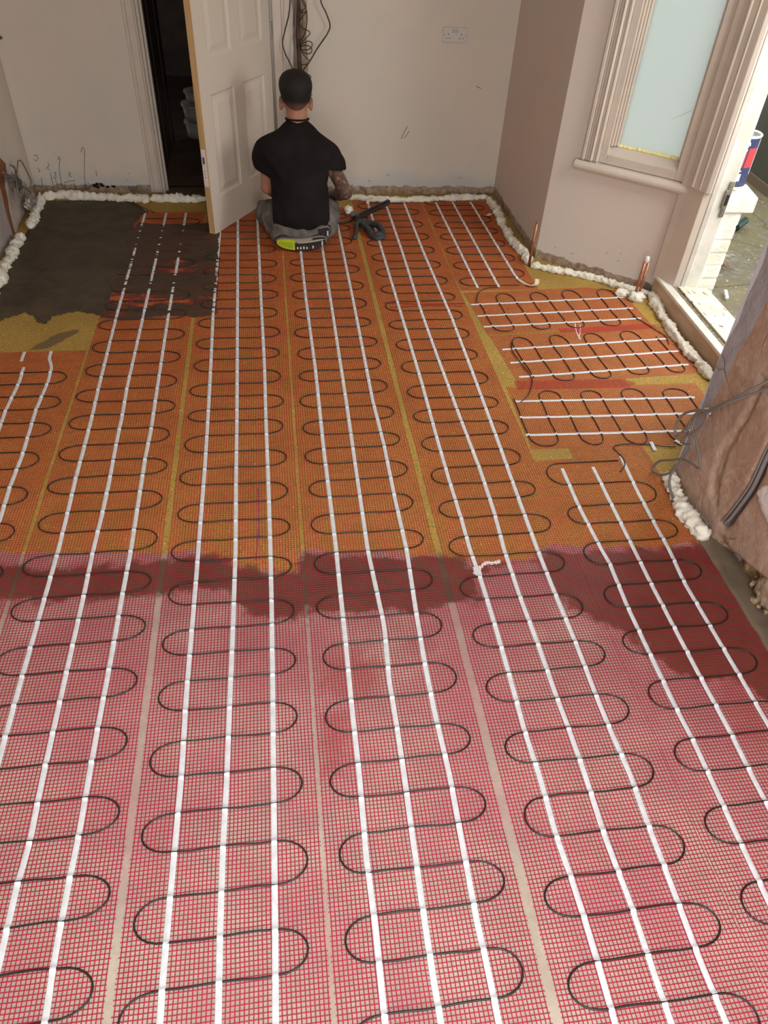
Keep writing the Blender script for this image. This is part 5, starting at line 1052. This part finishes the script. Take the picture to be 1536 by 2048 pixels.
# shoes: soles facing the camera
def shoe(name, a, b, zb, up, m_up, lime):
    sh = tag(bpy.data.objects.new(name, None), None, None); COL.objects.link(sh); sh.parent = man; sh.location = Vector(((a[0]+b[0])/2, a[1], 0))-wpos(man)
    L_ = b[0]-a[0]
    def o(u): u = min(.995, max(.005, u)); return max(.010, (.031+.009*u)*(1-abs(2*u-1)**4.5)**.5)
    def zc(u): return zb+.040+.020*(2*u-1)**2+.010*u
    S = SDF((a[0]-.03, a[1]-.06, zb-.01), (b[0]+.03, a[1]+.15, zb+.16), .005)
    for i in range(13):
        u = i/12; r = o(u)*(.92 if 0 < i < 12 else .75); S.cone((a[0]+L_*u, a[1]+.018, zc(u)), (a[0]+L_*u, a[1]+.05+.02*(1-u), zc(u)+.005), r, r*.85, .012)
    S.cone((a[0]+.05, a[1]+.06, zb+.06), (a[0]+.03, a[1]+.12, zb+.065), .034, .034, .02)
    S.plane((0, a[1]+.012, 0), (0, -1, 0)); V, Q = S.mesh(); mk('upper', V, Q, m_up, sh, smooth=True)
    def plate(u0, u1, y0, y1, z0s, z1s, nm, m, par):
        w = MB(); n = 14; vs = []
        for i in range(n+1):
            u = u0+(u1-u0)*i/n; h = o(u)
            for yy_ in (y0, y1): vs += [(a[0]+L_*u, a[1]+yy_+.010*(2*u-1)**2, zc(u)+h*z0s), (a[0]+L_*u, a[1]+yy_+.010*(2*u-1)**2, zc(u)+h*z1s)]
        fs = []
        for i in range(n):
            k = 4*i; fs += [(k, k+4, k+5, k+1), (k+2, k+3, k+7, k+6), (k+1, k+5, k+7, k+3), (k, k+2, k+6, k+4)]
        fs += [(0, 1, 3, 2), (4*n, 4*n+2, 4*n+3, 4*n+1)]; w.add(vs, fs); return obj(nm, w, m, par)
    so = plate(.0, 1.0, -.004, .016, -1, 1, 'midsole', simple(name+'_midsole', (.30, .27, .22), rough=.6), sh)
    if lime: plate(.005, .36, -.011, -.003, -.96, .96, 'heel_tread', simple('lime_rubber', (.46, .55, .02), (.36, .45, .02), 60, .5), sh)
    plate(.36 if lime else .02, .985, -.011, -.003, -.94, .30 if lime else .9, 'forefoot_tread', simple(name+'_black_tread', (.022, .020, .020), rough=.6), sh)
    if lime:
        plate(.42, .93, -.0125, -.004, .34, .66, 'grey_flash', simple('beige_grey_rubber', (.36, .33, .27), rough=.6), sh)
        plate(.72, .99, -.0118, -.004, .66, .95, 'toe_tread', simple('black_toe_tread', (.022, .020, .020), rough=.6), sh)
    WH = simple(name+'_white_lug', (.62, .60, .56), rough=.5); lg = simple(name+'_lug', (.05, .05, .05), rough=.6)
    for i in range(9):
        u = .40+.062*i; w = MB(); x0 = a[0]+L_*u; yv = a[1]-.0145+.010*(2*u-1)**2
        w.prism([(x0, yv), (x0+.009, yv), (x0+.009, yv+.004), (x0, yv+.004)], zc(u)-o(u)*.72, zc(u)-o(u)*.72+(.030 if i in (8,) else .013+.002*(i % 3)))
        obj('lug', w, WH if i in (0, 1, 2, 3, 5, 8) else lg, sh)
    if lime:
        for i in range(7):
            u = .06+.04*i; w = MB(); x0 = a[0]+L_*u; yv = a[1]-.0135+.010*(2*u-1)**2
            w.prism([(x0, yv), (x0+.003, yv), (x0+.003, yv+.003), (x0, yv+.003)], zc(u)-o(u)*.6, zc(u)+o(u)*.5); obj('groove', w, simple('dark_lime', (.20, .25, .02), rough=.6), sh)
UPM = simple('dark_shoe_fabric', (.03, .028, .028), (.06, .055, .05), 60, .7)
shoe('left_shoe', (.002, 4.590), (.318, 4.590), .002, 1, UPM, True)
shoe('right_shoe', (.150, 4.655), (.345, 4.655), .040, 1, UPM, False)
